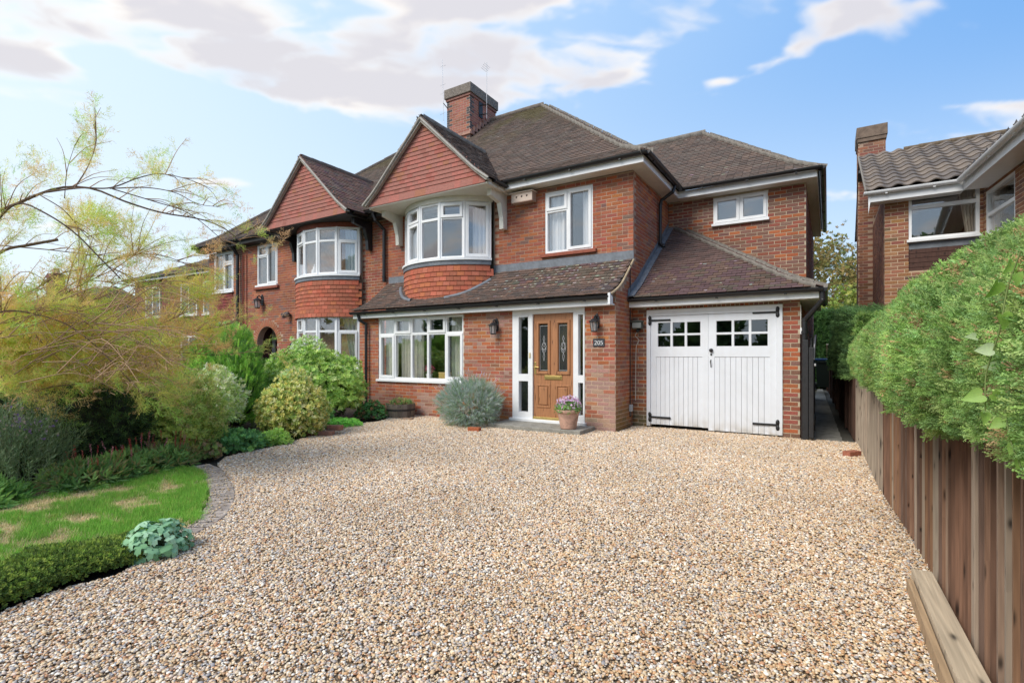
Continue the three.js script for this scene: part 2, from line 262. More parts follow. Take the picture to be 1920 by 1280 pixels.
// roof slopes: u runs along the eave, d inwards; prof says how high the slope is at d
const tileG = metres(prep(new THREE.BoxGeometry(.158, .185, .016))), tileR = [0, 1, 2].map((i) => { const g = new RoundedBoxGeometry(.158, .185, .016, 1, .004), p = g.attributes.position; for (let k = 0; k < p.count; k++) p.setZ(k, p.getZ(k) - .004 * (p.getX(k) / .08) ** 2); return metres(prep(g), i * .4, i * .2); });
const ROOF = std([.06, .05, .045]);
const tileTones = {
  old: [[.15, .108, .088], [.168, .116, .094], [.132, .10, .084], [.16, .126, .104], [.186, .128, .10]], porch: [[.125, .087, .071], [.15, .097, .076], [.105, .08, .068], [.17, .105, .079]],
  garage: [[.145, .085, .07], [.125, .078, .066], [.165, .098, .08], [.135, .09, .076]], pink: [[.25, .14, .11], [.21, .115, .09], [.17, .11, .09]],
};
function slope(H, { o, u, prof, poly, tone = 'old', g = .1, w = .163, lichen = 0, moss, sub = 'roof', lift = .016 }) {
  const n = [u[1], -u[0]], L = [0]; for (let i = 1; i < prof.length; i++) L.push(L[i - 1] + Math.hypot(prof[i][0] - prof[i - 1][0], prof[i][1] - prof[i - 1][1]));
  const on = (t) => { let i = 1; while (i < prof.length - 1 && L[i] < t) i++; const f = (t - L[i - 1]) / (L[i] - L[i - 1]); return { d: mix(prof[i - 1][0], prof[i][0], f), h: mix(prof[i - 1][1], prof[i][1], f), a: Math.atan2(prof[i][1] - prof[i - 1][1], prof[i][0] - prof[i - 1][0]) }; };
  const range = (d) => { let a = 1e9, b = -1e9; for (let i = 0; i < poly.length; i++) { const p = poly[i], q = poly[(i + 1) % poly.length]; if ((p[1] - d) * (q[1] - d) <= 0 && p[1] !== q[1]) { const x = p[0] + (q[0] - p[0]) * (d - p[1]) / (q[1] - p[1]); a = Math.min(a, x); b = Math.max(b, x); } } return a < b ? [a, b] : null; };
  const dmax = Math.min(prof[prof.length - 1][0], Math.max(...poly.map((q) => q[1]))), W = (uu, d, h) => [o[0] + u[0] * uu + n[0] * d, o[1] + h, o[2] + u[1] * uu + n[1] * d];
  const pos = [], U = V(u[0], 0, u[1]); let prev = null;
  for (let i = 0; ; i++) {
    const q = on(i * g), d = Math.min(q.d, dmax - .001), r = range(Math.max(d, .001));
    if (r && prev) { const a = W(prev.r[0], prev.d, prev.h - .012), b = W(prev.r[1], prev.d, prev.h - .012), c = W(r[1], d, q.h - .012), e = W(r[0], d, q.h - .012); pos.push(...a, ...b, ...c, ...a, ...c, ...e); }
    prev = r ? { r, d, h: q.h } : null;
    const qm = on(i * g + .06), rm = qm.d < dmax ? range(qm.d) : null; if (q.d >= dmax || !rm) { if (q.d >= dmax) break; else continue; }
    const T = V(n[0] * Math.cos(qm.a), Math.sin(qm.a), n[1] * Math.cos(qm.a)), Nn = U.clone().cross(T), qc = on(i * g + .085);
    const row = rr(-.006, .006);
    for (let x = rm[0] - (i % 2 ? w / 2 : 0); x < rm[1]; x += w) {
      const s = Math.max(x, rm[0]), e = Math.min(x + w - .003, rm[1]); if (e - s < .03) continue;
      const p = V(...W((s + e) / 2, qc.d, qc.h)).addScaledVector(Nn, lift + rr(-.002, .003)).addScaledVector(T, row + rr(-.005, .005));
      let c = pick(tileTones[tone]); const k = 1 + rr(-.13, .13); c = c.map((v) => v * k); if (moss) c = moss(p, c);
      H.tiles.push({ p, U, T, Nn, sx: (e - s) / (w - .003), tilt: .14 + rr(-.03, .035), yaw: rr(-.02, .02), c });
      if (lichen && R() < lichen * (.25 + 1.5 * Math.max(0, N(p.x * 2.1, p.z * 2.1, 4) + .25))) { const f = p.clone().addScaledVector(T, -.075 + R() * .03).addScaledVector(Nn, .0145).addScaledVector(U, rr(-.06, .06)); H.lichen.push({ m: new THREE.Matrix4().makeBasis(U, T, Nn).setPosition(f).multiply(new THREE.Matrix4().makeScale(rr(.7, 2.6), rr(.25, .6), 1)), c: col([.5, .48, .44].map((v) => v * rr(.7, 1.15))) }); }
    }
  }
  const gg = new THREE.BufferGeometry(); gg.setAttribute('position', new THREE.Float32BufferAttribute(pos, 3)); gg.computeVertexNormals(); (H.roofs[sub] ||= []).push(gg);
}
function layTiles(H, most = 300) {
  for (const [k, gs] of Object.entries(H.roofs)) H.roofMesh[k] = part(H, k, gs, ROOF);
  const main = Object.values(H.roofMesh)[0], rest = [];
  for (const t of H.tiles) { const v = camera.position.clone().sub(t.p), L = v.length(); t.a = seen(t.p, 1) && !(H.hidden && H.hidden(t.p)) ? t.sx * t.Nn.dot(v) / L ** 3 + (t.Nn.dot(v) > 0 ? 1e-4 * 20 / L ** 2 : 0) : 0; }
  H.tiles.sort((a, b) => b.a - a.a);
  H.tiles.forEach((t, i) => {
    const m = new THREE.Matrix4().makeBasis(t.U, t.T, t.Nn).setPosition(t.p.clone().sub(H.position)).multiply(new THREE.Matrix4().makeRotationFromEuler(new THREE.Euler(-t.tilt, 0, t.yaw))).multiply(new THREE.Matrix4().makeScale(t.sx, 1, 1));
    if (i < most && t.a > 0) { const o = mesh(pick(tileR), brickMat(t.c), 'roof_tile', main); m.decompose(o.position, o.quaternion, o.scale); } else rest.push({ m, c: col(t.c) });
  });
  if (rest.length) inst(H, 'roof_tiling', tileG, M.tile, rest);
  if (H.lichen.length) { const g = metres(prep(new THREE.CircleGeometry(.02, 7).translate(0, 0, 0))); const q = new THREE.Matrix4().makeTranslation(-H.position.x, 0, -H.position.z); inst(H, 'lichen', g, std([1, 1, 1], { roughness: 1 }), H.lichen.map((l) => ({ m: q.clone().multiply(l.m), c: l.c }))); }
}
const hipG = new THREE.CylinderGeometry(.135, .122, .34, 12, 1, true, -1.75, 3.5), ridgeM = std([.33, .30, .265], { map: rep(blotch, 3), roughness: .95, bumpMap: rep(rough, 4), bumpScale: .008 }), ridgeM2 = std([.25, .21, .18], { map: rep(blotch, 4), roughness: .95 });
metres(hipG);
function ridge(H, parent, pts, m = ridgeM, r = 1, name = 'ridge_tile') { // half-round tiles laid end to end along a line
  const P = pts.map((q) => V(...q)), c = new THREE.CurvePath(); for (let i = 1; i < P.length; i++) c.add(new THREE.LineCurve3(P[i - 1], P[i]));
  const L = c.getLength(), k = Math.ceil(L / .31);
  for (let i = 0; i < k; i++) { const a = c.getPoint(i / k), b = c.getPoint((i + 1) / k), d = b.clone().sub(a).normalize(), x = d.clone().cross(YU).normalize().multiplyScalar(-1), z = x.clone().cross(d), o = mesh(hipG, m, name, parent); o.quaternion.setFromRotationMatrix(new THREE.Matrix4().makeBasis(x, d, z)); o.position.copy(a.lerp(b, .5)).sub(H.position).add(V(0, -.02 + rr(-.004, .004), 0)); o.rotateX(.035 + rr(-.02, .02)); o.scale.set(r * rr(.97, 1.05), L / k / .31, r * rr(.97, 1.05)); }
}
function house(name, label, x, z) { const H = thing(name, label, 'house', x, 0, z); Object.assign(H, { bricks: [], tiles: [], lichen: [], roofs: {}, roofMesh: {} }); return H; }
// a window of lights: cells [x0, y0, x1, y1, 'f' fixed | 'c' opening]
function win(H, { x, y, z, rot = 0, w, h, cells, sill = true, m = M.white, name = 'window', e = .026, edge = .05, depth = .07 }) {
  const hole = (c) => [c[0] + (c[0] < .01 ? edge : e), c[1] + (c[1] < .01 ? edge : e), c[2] - (c[2] > w - .01 ? edge : e), c[3] - (c[3] > h - .01 ? edge : e)];
  const hs = cells.map(hole), f = extrude(rect(0, 0, w, h), depth, hs.map((q) => rect(...q)), .003).translate(0, 0, -.05);
  const o = mesh(metres(prep(f)), m, name, H); o.position.set(x - H.position.x, y, z - H.position.z); o.rotation.y = rot;
  cells.forEach((c, i) => {
    let q = hs[i];
    if (c[4] === 'c') { const s = .042, b = [q[0] - .012, q[1] - .012, q[2] + .012, q[3] + .012]; q = [q[0] + s, q[1] + s, q[2] - s, q[3] - s]; mesh(metres(prep(extrude(rect(...b), .052, [rect(...q)], .004).translate(0, 0, -.014))), m, 'casement', o); }
    const g = merge([0, -.018].map((k) => new THREE.PlaneGeometry(q[2] - q[0] + .01, q[3] - q[1] + .01).translate(0, 0, k))); mesh(g, M.glass, 'pane', o).position.set((q[0] + q[2]) / 2, (q[1] + q[3]) / 2, -.008);
  });
  if (sill) mesh(metres(prep(rbox(-.035, -.055, -.05, w + .035, .001, .095, .008))), m, 'sill', o);
  return o;
}
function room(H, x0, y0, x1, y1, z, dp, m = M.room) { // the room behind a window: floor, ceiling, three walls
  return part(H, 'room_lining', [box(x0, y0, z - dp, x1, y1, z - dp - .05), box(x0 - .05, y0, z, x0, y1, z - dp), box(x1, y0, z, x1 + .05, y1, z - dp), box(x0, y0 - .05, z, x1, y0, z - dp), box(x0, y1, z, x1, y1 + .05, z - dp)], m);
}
const netM = (c) => new THREE.MeshPhysicalMaterial({ color: col(c), roughness: .95, transmission: .18, thickness: 0 });
function curtain(label, x0, z0, x1, z1, y0, y1, c, folds, o = {}) {
  const L = Math.hypot(x1 - x0, z1 - z0), n = folds * 10, g = new THREE.PlaneGeometry(L, y1 - y0, n, 8), p = g.attributes.position, ph = rr(0, 6);
  for (let i = 0; i < p.count; i++) { const x = p.getX(i), v = (p.getY(i) / (y1 - y0)) + .5, s = o.sweep ? 1 - o.sweep * Math.pow(1 - v, 1.0) : 1; p.setZ(i, .03 * Math.sin((x / L) * folds * 6.283 + ph + .5 * Math.sin(v * 3)) + .012 * Math.sin(x / L * folds * 15)); p.setX(i, (x + L / 2) * s - L / 2 + (o.right ? (1 - s) * L : 0)); }
  g.computeVertexNormals();
  const t = mesh(g, netM(c), numbered(o.name || 'curtain')); tag(t, label, 'curtain'); t.position.set((x0 + x1) / 2, (y0 + y1) / 2, (z0 + z1) / 2); t.rotation.y = Math.atan2(-(z1 - z0), x1 - x0); scene.add(t); return t;
}
const halfpipe = (a, b, r = .058) => { const d = b.clone().sub(a), L = d.length(); const g = new THREE.CylinderGeometry(r, r, L, 10, 1, false, Math.PI / 2, Math.PI).rotateX(0); const x = d.clone().normalize(), up = V(0, 1, 0), z = x.clone().cross(up); g.applyMatrix4(new THREE.Matrix4().makeBasis(z, x, up)); g.translate((a.x + b.x) / 2, (a.y + b.y) / 2, (a.z + b.z) / 2); return g; };
const gutter = (H, pts, m = M.black, r = .06) => { const gs = []; for (let i = 1; i < pts.length; i++) { const a = V(...pts[i - 1]), b = V(...pts[i]); gs.push(halfpipe(a, b, r)); const L = a.distanceTo(b), k = Math.max(1, Math.round(L / 1.0)); for (let j = 0; j < k; j++) { const q = a.clone().lerp(b, (j + .5) / k); gs.push(box(q.x - .02, q.y - r - .012, q.z - .03, q.x + .02, q.y - r + .02, q.z + .03)); } } return part(H, 'gutter', gs, m); };
const downpipe = (H, pts, r = .036, m = M.black) => { const P = pts.map((q) => V(...q)), gs = []; for (let i = 1; i < P.length; i++) gs.push(bar(P[i - 1], P[i], r, 10)); for (let i = 1; i < P.length - 1; i++) gs.push(new THREE.SphereGeometry(r * 1.12, 8, 6).translate(P[i].x, P[i].y, P[i].z)); const e = P[P.length - 2], f = P[P.length - 1]; for (const k of [.1, .5, .9]) { const q = e.clone().lerp(f, k); gs.push(new THREE.CylinderGeometry(r * 1.25, r * 1.25, .04, 10).translate(q.x, q.y, q.z)); } return part(H, 'downpipe', gs, m); };
// clay tiles hung on a wall: an upright sheet of rows
const hungG = [0, 1, 2].map((i) => metres(prep(new RoundedBoxGeometry(.1638, .17, .016, 1, .003)), i * .37, i * .2));
const hungTones = { gable: [[.42, .165, .125], [.40, .155, .12], [.44, .175, .135], [.41, .16, .118]], apron: [[.50, .145, .075], [.45, .125, .068], [.54, .17, .09], [.42, .13, .08]], red: [[.26, .055, .045], [.22, .05, .04]] };
function hung(parent, name, list, tone) { for (const t of list) { const c = pick(hungTones[tone]), k = 1 + rr(-.07, .07), o = mesh(pick(hungG), brickMat(c.map((v) => v * k)), name, parent); o.position.set(...t.p); o.rotation.set(-.165 + rr(-.008, .008), t.r || 0, rr(-.004, .004), 'YXZ'); o.scale.x = t.s || 1; } }

// ================= the pair of semi-detached houses =================
const ZM = -9.64, ZP = -8.66, ZG = -9.6, ZE = -12.2, XR = -3.23, XP = -9.97, XG = -.4, XL = 2 * XP - XR, XLE = -18.85, EV = 4.98, TE = 5.16;
const mainProf = [[0, 0], [.55, .36], [4.6, 3.94]];
const hAt = (p, d) => { for (let i = 1; i < p.length; i++) if (d <= p[i][0] || i === p.length - 1) return mix(p[i - 1][1], p[i][1], (d - p[i - 1][0]) / (p[i][0] - p[i - 1][0])); };
const moss = (p, c) => { const top = sstep(1.6, 3.6, p.y - TE) * sstep(-.25, .35, N(p.x * .9, p.y * 1.3, 2) + .35 * N(p.x * 4, p.z * 4, 7)) * (p.x < -6.9 ? 1 : .25); const k = top * .75; return [mix(c[0], .15, k), mix(c[1], .125, k), mix(c[2], .045, k)]; };
const A = house('brick_house', 'red brick semi-detached house with oak front door and white garage doors', -6.6, ZP);
const B = house('brick_house', 'adjoining red brick semi with arched porch and bow windows on both floors', -14.5, ZM);
const bayC = [-7.81, -12.13];
function bayPts(cx, grow = 0) { const Rr = 1.687 + grow, a0 = Math.asin(1.29 / 1.687), l = []; for (let i = 0; i <= 5; i++) { const a = -a0 + 2 * a0 * i / 5; l.push([cx + Rr * Math.sin(a), -(10.587 - Rr * Math.cos(a))]); } return l; }
function arcShape(cx, ro, ri, y0, y1, a = .872, seg = 20) { const P = []; for (let i = 0; i <= seg; i++) { const t = -a + 2 * a * i / seg; P.push([cx + ro * Math.sin(t), 10.587 - ro * Math.cos(t)]); } for (let i = seg; i >= 0; i--) { const t = -a + 2 * a * i / seg; P.push([cx + ri * Math.sin(t), 10.587 - ri * Math.cos(t)]); } return extrude(P, y1 - y0).rotateX(-Math.PI / 2).translate(0, y0, 0); }
const gableProf = [[0, 0], [.4, .3], [1.85, 1.7]];
function bay(H, cx, plain) {
  const soff = plain ? M.dark : M.cream, pts = bayPts(cx);
  const lights = (i, w, h, tr) => i === 4 || (i === 0) ? (plain ? [[0, 0, w, tr, 'c'], [0, tr, w, h, 'f']] : [[0, 0, w, h, 'c']]) : i === 2 ? [[0, 0, w, tr, 'f'], [0, tr, w, h, 'f']] : (i === 1 && !plain) ? [[0, 0, w, tr, 'c'], [0, tr, w, h, 'c']] : plain && i === 3 ? [[0, 0, w, tr, 'f'], [0, tr, w, h, 'f']] : [[0, 0, w, tr, 'f'], [0, tr, w, h, 'c']];
  const floor = (y, h, tr) => { const b = part(H, 'bay_sill', arcShape(cx, 1.79, 1.45, y - .05, y, .875), M.white); for (let i = 0; i < 5; i++) { const [a, c] = [pts[i], pts[i + 1]], w = Math.hypot(c[0] - a[0], c[1] - a[1]); win(H, { x: a[0], y, z: a[1], rot: Math.atan2(-(c[1] - a[1]), c[0] - a[0]), w, h, cells: lights(i, w, h, tr), sill: false, edge: plain ? .062 : .052, depth: .06 }); } for (const [px, pz] of pts) part(b, 'mullion', new THREE.CylinderGeometry(.032, .032, h, 10).translate(px, y + h / 2, pz + .0), M.white); return b; };
  floor(3.56, 1.29, .92);
  if (plain) floor(1.02, 1.42, 1.0);
  // lead and hung tiles below the upper window
  const ap = part(H, 'bay_apron', arcShape(cx, 1.70, 1.55, plain ? 2.47 : 2.45, 3.5), std([.2, .08, .05]));
  part(H, 'flashing', arcShape(cx, 1.76, 1.5, 3.41, 3.51), M.lead);
  const list = [], rows = 9; for (let j = 0; j < rows; j++) { const n = 18, y = 3.35 - j * .108; for (let i = -1; i < n; i++) { const a = -.86 + 1.72 * (i + .5 + (j % 2) * .5) / n; if (a < -.87 || a > .87) continue; const q = 1.735 + (plain && j > 6 ? (j - 6) * .012 : 0), X = cx + q * Math.sin(a), Z = -(10.587 - q * Math.cos(a)); if (!plain && y < 2.44 + hAt(porchProf, -8.4 - Z) - .1) continue; if (cx > -10 && a < -.72) continue; list.push({ p: [X - H.position.x, y, Z - H.position.z], r: a, s: .99 }); } }
  hung(ap, 'wall_tile', list, 'apron');
  // gable over the bay
  const zg = -8.71, g = part(H, 'gable', extrude([[cx - 1.72, 5.0], [cx + 1.72, 5.0], [cx, 6.62]], .12).translate(0, 0, zg - .14), std([.25, .1, .07])), gl = [];
  for (let j = 0; j < 18; j++) { const y = 5.03 + j * .097, half = (6.66 - y) / 1.64 * 1.75; for (let x = -1.9 + (j % 2) * .082; x < 1.9; x += .165) { const a = Math.max(x, -half + .0), b = Math.min(x + .1648, half - .0); if (b - a < .04) continue; gl.push({ p: [cx + (a + b) / 2 - H.position.x, y + .04, zg + .0 - H.position.z + (j === 0 ? .02 : 0)], s: (b - a) / .1622 }); } }
  hung(g, 'wall_tile', gl, 'gable');
  const trim = plain ? M.black : M.cream;
  for (const s of [-1, 1]) { // roof slopes of the gable, verges, eaves
    const e = 1.85, ex = cx + s * e;
    slope(H, { o: [ex, 5.05, s > 0 ? -8.58 : -11.4], u: [0, s > 0 ? -1 : 1], prof: gableProf, poly: s > 0 ? [[0, 0], [.7, 0], [.7 + 1.05 * 1.85, 1.85], [0, 1.85]] : [[2.12, 0], [2.82, 0], [2.82, 1.85], [2.12 - 1.05 * 1.85, 1.85]], tone: plain ? 'pink' : 'old', moss: plain ? undefined : moss });
    part(g, 'verge', [tube([V(cx + s * 1.87, 5.02, zg + .125), V(cx + s * 1.47, 5.325, zg + .125), V(cx + s * .7, 6.05, zg + .125), V(cx, 6.715, zg + .125)], .03, 6), extrude([[1.88, 5.0], [1.46, 5.31], [.7, 6.03], [0, 6.69], [0, 6.63], [.7, 5.98], [1.46, 5.265], [1.79, 5.0]].map(([x, y]) => [cx + s * x, y]), .085).translate(0, 0, zg + .03)], std([.46, .43, .385], { map: rep(blotch, 3), roughness: .95 }));
    part(H, 'fascia', box(cx + s * 1.74, 4.95, zg - .02, cx + s * 1.79, 5.07, -9.36), trim);
    gutter(H, [[cx + s * 1.85, 5.06, zg - .12], [cx + s * 1.85, 5.06, -9.3]]);
    // bracket
    const q = []; for (const [a, b] of [[0, 4.2], [.14, 4.2], [.155, 4.45], [.25, 4.75], [.62, 4.83], [.62, 4.965], [0, 4.965]]) q.push([a, b]);
    part(H, 'bracket', extrude(q, .1, [], .006).rotateY(-Math.PI / 2).translate(cx + s * 1.6 + .05, 0, ZM + .008), plain ? M.black : M.cream);
  }
  part(H, 'soffit', box(cx - 1.76, 4.965, zg + .02, cx + 1.76, 4.998, ZM + .01), soff);
  part(H, 'bay_fascia', arcShape(cx, 1.72, 1.6, 4.845, 4.964, .9), plain ? std([.27, .075, .045], { map: grain }) : M.cream);
  ridge(H, g, [[cx, 6.78, -8.6], [cx, 6.78, -11.0]], plain ? ridgeM2 : ridgeM, .85);
  room(H, cx - 1.25, 3.3, cx + 1.25, 5.1, ZM - .05, 2.2);
  if (plain) room(H, cx - 1.25, .7, cx + 1.25, 2.5, ZM - .05, 2.2, M.roomDark);
}
const porchProf = [[0, 0], [.3, .115], [.62, .29], [1.24, .80]];
{ // ---- our house: walls ----
  const pale = (u, y, c) => { const X = u - 9.87, k = sstep(.3, .75, fbm(X * 1.6, y * 1.7, 3, 4) + .30 + (X > -4.2 ? .5 * sstep(1.9, .2, y) : 0) + .12 * sstep(.5, .1, y) + rr(-.3, .3) - .06) * .8; return [mix(c[0], .44, k), mix(c[1], .30, k), mix(c[2], .25, k)]; };
  const w1 = [.65, .78, 3.23, 2.27], dr = [4.47, .12, 6.05, 2.27];
  wall(A, { p: [-9.87, ZP], d: [1, 0], out: rect(0, 0, 6.638, 2.4), holes: [w1, dr], kind: 'porch', stain: pale });
  const sideStain = (u, y, c) => { const g = sstep(.75, .1, y + .25 * N(u * 3, y * 3, 1)) * sstep(1.4, .2, u) * .7; const k = sstep(.35, .8, fbm(u * 2, y * 2, 8, 3) + .25 + rr(-.25, .25)) * .4; c = [mix(c[0], .36, k), mix(c[1], .26, k), mix(c[2], .21, k)]; return [mix(c[0], .19, g), mix(c[1], .17, g), mix(c[2], .05, g)]; };
  const pp = []; for (const [d, h] of porchProf) if (d > .29) pp.push([d - .29, 2.43 + h - .03]);
  wall(A, { p: [XR, ZP - .03], d: [0, -1], out: [[0, 0], [3.5, 0], [3.5, EV], [.983, EV], [.983, 3.2], ...pp.reverse(), [0, 2.48]], kind: 'porch', stain: sideStain, phase: .11, headers: .05 });
  wall(A, { p: [XP, ZM], d: [1, 0], out: rect(0, 2.9, 6.738, EV), holes: [[.85, 2.9, 3.47, EV], [4.79, 3.54, 5.89, 4.86]].map((h, i) => i ? h : [[.85, 2.91], [3.47, 2.91], [3.47, EV - .01], [.85, EV - .01]]), kind: 'main', stain: (u, y, c) => u > .8 && u < 3.5 ? c : c });
  // bricks that would stand in the bay opening are left out
  A.bricks = A.bricks.filter((b) => !(b.w === A.children[A.children.length - 1] && b.u > .8 && b.u < 3.5));
  const gm = (u, y, c) => { const g = sstep(.55, .05, y + .2 * N(u * 4, y * 4, 2)) * (u < .5 ? .75 : .12); return [mix(c[0], .12, g), mix(c[1], .125, g), mix(c[2], .045, g)]; };
  const sol = []; for (let x = .3; x < 2.6; x += .075) sol.push([x, 2.325, .17, BH, Math.PI / 2]);
  wall(A, { p: [XR, ZG], d: [1, 0], out: rect(0, 0, 2.83, 2.42), holes: [[.28, -.01, 2.57, 2.23]].map((h) => [h[0], 0.001, h[2], 2.23]), kind: 'garage', stain: gm, headers: 0, phase: .0, extra: sol });
  A.bricks = A.bricks.filter((b) => !(b.w === A.children[A.children.length - 1] && b.rot < 1 && b.u > .29 && b.u < 2.58 && b.y > 2.2));
  wall(A, { p: [XG, ZG - .03], d: [0, -1], out: [[0, 0], [9, 0], [9, EV], [2.6, EV], [2.6, 2.29], [0, 2.29]], kind: 'garage', headers: 0 });
  wall(A, { p: [XR, ZE], d: [1, 0], out: rect(0, 2.6, 2.83, EV), holes: [[1.01, 4.33, 2.115, 4.93]], kind: 'garage', headers: .02 });
  part(A, 'wall', [box(-9.9, 0, -18.6, XG - .2, EV, -18.4), box(XP - .1, 0, ZM - .3, XP + .1, 5.1, -18.4)], MORT.main);
  layBricks(A, 300);
  // cable and box on the side wall
  part(A, 'conduit', [bar(V(XR + .012, .42, -9.42), V(XR + .012, 3.1, -9.42), .009, 6), bar(V(XR + .012, .2, -9.42), V(XR + .012, .42, -9.42), .014, 6)], M.dark);
  // ---- roofs ----
  slope(A, { o: [0, TE, -9.25], u: [1, 0], prof: mainProf, poly: [[XP, 0], [-2.85, 0], [-7.45, 4.6], [XP, 4.6]], moss, lichen: .12 });
  slope(A, { o: [-2.85, TE, 0], u: [0, -1], prof: mainProf, poly: [[9.25, 0], [18.45, 0], [13.85, 4.6]], moss });
  slope(A, { o: [0, TE - .02, -11.85], u: [1, 0], prof: [[0, 0], [.5, .34], [2.73, 2.29]], poly: [[-2.85, 0], [-.12, 0], [-2.85, 2.73], [-5.58, 2.73]], moss, lichen: .4 });
  slope(A, { o: [-.12, TE - .02, 0], u: [0, -1], prof: [[0, 0], [.5, .34], [2.73, 2.29]], poly: [[11.85, 0], [18, 0], [18, 2.73], [14.58, 2.73]] });
  slope(A, { o: [0, 2.44, -8.4], u: [1, 0], prof: porchProf, poly: [[-9.88, 0], [XR - .02, 0], [XR - .02, 1.235], [-9.88, 1.235]], tone: 'porch', lichen: 1.5, sub: 'porch_roof' });
  slope(A, { o: [0, 2.44, -9.3], u: [1, 0], prof: [[0, 0], [.5, .27], [3.0, 1.98]], poly: [[XR + .12, 0], [-.1, 0], [XR + .02, 3.0], [XR + .12, 2.9]].slice(0, 3), tone: 'garage', lichen: .14, sub: 'garage_roof' });
  slope(A, { o: [-.1, 2.44, 0], u: [0, -1], prof: [[0, 0], [.5, .27], [3.0, 1.98]], poly: [[9.3, 0], [12.3, 0], [12.3, 3.0]], tone: 'garage', sub: 'garage_roof' });
  bay(A, bayC[0], false);
  layTiles(A, 300);
  const rf = A.roofMesh.roof;
  const hip = (x, y, z, p, sx, sz, dm) => { const l = []; for (const d of [0, p[1][0] * .5, p[1][0], mix(p[1][0], dm, .5), dm]) l.push([x + sx * d, y + hAt(p, d) + .05, z + sz * d]); return l; };
  ridge(A, rf, hip(-2.85, TE, -9.25, mainProf, -1, -1, 4.6), ridgeM, 1.05); ridge(A, rf, [[-7.45, TE + 4.0, -13.85], [-9.5, TE + 4.0, -13.85]], ridgeM2, .9);
  ridge(A, rf, hip(-.12, TE - .02, -11.85, [[0, 0], [.5, .34], [2.73, 2.29]], -1, -1, 2.73), ridgeM, 1); ridge(A, rf, [[-2.85, TE + 2.33, -14.58], [-5.5, TE + 2.33, -14.58]], ridgeM);
  ridge(A, A.roofMesh.garage_roof, hip(-.1, 2.44, -9.3, [[0, 0], [.5, .27], [3.0, 1.98]], -1, -1, 2.86), ridgeM, .95);
  part(A, 'roof', [extrude([[-7.45, 0], [-2.85, 0], [-2.85, .01]], .01).translate(0, -90, 0), (() => { const g = new THREE.BufferGeometry(); const a = [-7.45, TE + 3.94, -13.85], b = [-2.85, TE, -18.45], c = [-17.1, TE, -18.45], d = [-12.49, TE + 3.94, -13.85]; g.setAttribute('position', new THREE.Float32BufferAttribute([...a, ...b, ...c, ...a, ...c, ...d], 3)); g.computeVertexNormals(); return g; })()].slice(1), ROOF);
  // ---- eaves ----
  part(A, 'fascia', [box(-6.0, EV, -9.34, -2.93, EV + .14, -9.31), box(-2.96, EV, -9.34, -2.93, EV + .14, -11.9), box(-2.93, EV - .02, -11.9, -.2, EV + .13, -11.87)], M.white);
  part(A, 'fascia', box(-.22, EV - .02, -11.9, -.19, EV + .13, -18), M.cream);
  part(A, 'soffit', [box(-6.05, EV + .003, -9.335, -2.945, EV + .02, ZM + .01), box(XR - .01, EV + .004, -9.34, -2.95, EV + .022, -12.2), box(-2.95, EV - .012, -11.9, -.22, EV + .006, ZE + .01), box(XG - .01, EV - .01, -12.2, -.22, EV + .008, -18)], M.cream);
  gutter(A, [[-5.98, EV + .17, -9.25], [-2.84, EV + .17, -9.25], [-2.84, EV + .17, -11.78], [-.1, EV + .15, -11.78], [-.1, EV + .15, -18]]);
  part(A, 'fascia', [box(-9.88, 2.26, -8.5, XR + .012, 2.40, -8.47), box(-9.85, 2.262, -8.49, XR - .01, 2.29, ZP + .02), box(XR - .03, 2.26, -8.47, XR + .012, 2.46, -8.36)], M.white);
  gutter(A, [[-9.9, 2.41, -8.41], [XR - .02, 2.41, -8.41]]);
  part(A, 'verge', tube(porchProf.map(([d, h]) => V(XR + .004, 2.435 + h, -8.4 - d)), .024, 6), M.verge);
  part(A, 'flashing', [box(-9.85, 3.22, ZM, -9.03, 3.42, ZM + .02), box(-6.5, 3.22, ZM, XR + .01, 3.42, ZM + .02)], M.lead);
  for (const s of [-1, 1]) { const P = []; for (let i = 0; i <= 8; i++) { const a = s * mix(.86, .28, i / 8), q = 1.82, X = -7.81 + q * Math.sin(a), Z = -(10.587 - q * Math.cos(a)); P.push(V(X, 2.46 + hAt(porchProf, Math.min(1.235, -8.4 - Z)), Z)); } part(A, 'flashing', tube(P, .045, 8, 24), M.lead); }
  part(A, 'fascia', [box(XR + .01, 2.28, -9.38, -.13, 2.40, -9.35)], M.white); part(A, 'soffit', box(XR + .01, 2.281, -9.38, -.16, 2.30, ZG + .0), M.cream);
  part(A, 'fascia', box(-.16, 2.28, -9.38, -.13, 2.40, -12.2), M.cream); part(A, 'soffit', box(XG, 2.281, -9.6, -.16, 2.30, -12.2), M.cream);
  gutter(A, [[XR + .02, 2.43, -9.29], [-.07, 2.43, -9.29], [-.07, 2.43, -12.2]]);
  { const gp = [[0, 0], [.5, .27], [3.0, 1.98]], P = []; for (const d of [0, .25, .5, 1.2, 2, 2.85]) P.push([d, hAt(gp, d)]); const sh = [...P.map(([d, h]) => [d, h + .02]), ...P.slice().reverse().map(([d, h]) => [d, h + .17])]; part(A, 'flashing', extrude(sh, .014).rotateY(Math.PI / 2).translate(XR + .002, 2.44, -9.3), M.lead); for (let i = 1; i < P.length; i++) part(A, 'flashing', (() => { const a = V(XR + .06, 2.49 + P[i - 1][1], -9.3 - P[i - 1][0]), b = V(XR + .06, 2.49 + P[i][1], -9.3 - P[i][0]), L = a.distanceTo(b); return new THREE.BoxGeometry(.13, .02, L + .02).rotateX(-Math.atan2(a.y - b.y, a.z - b.z)).translate((a.x + b.x) / 2, (a.y + b.y) / 2, (a.z + b.z) / 2); })(), M.lead); }
  downpipe(A, [[-9.66, 2.36, -8.42], [-9.64, 2.22, -8.46], [-9.55, 2.12, -8.58], [-9.55, 0, -8.58]]);
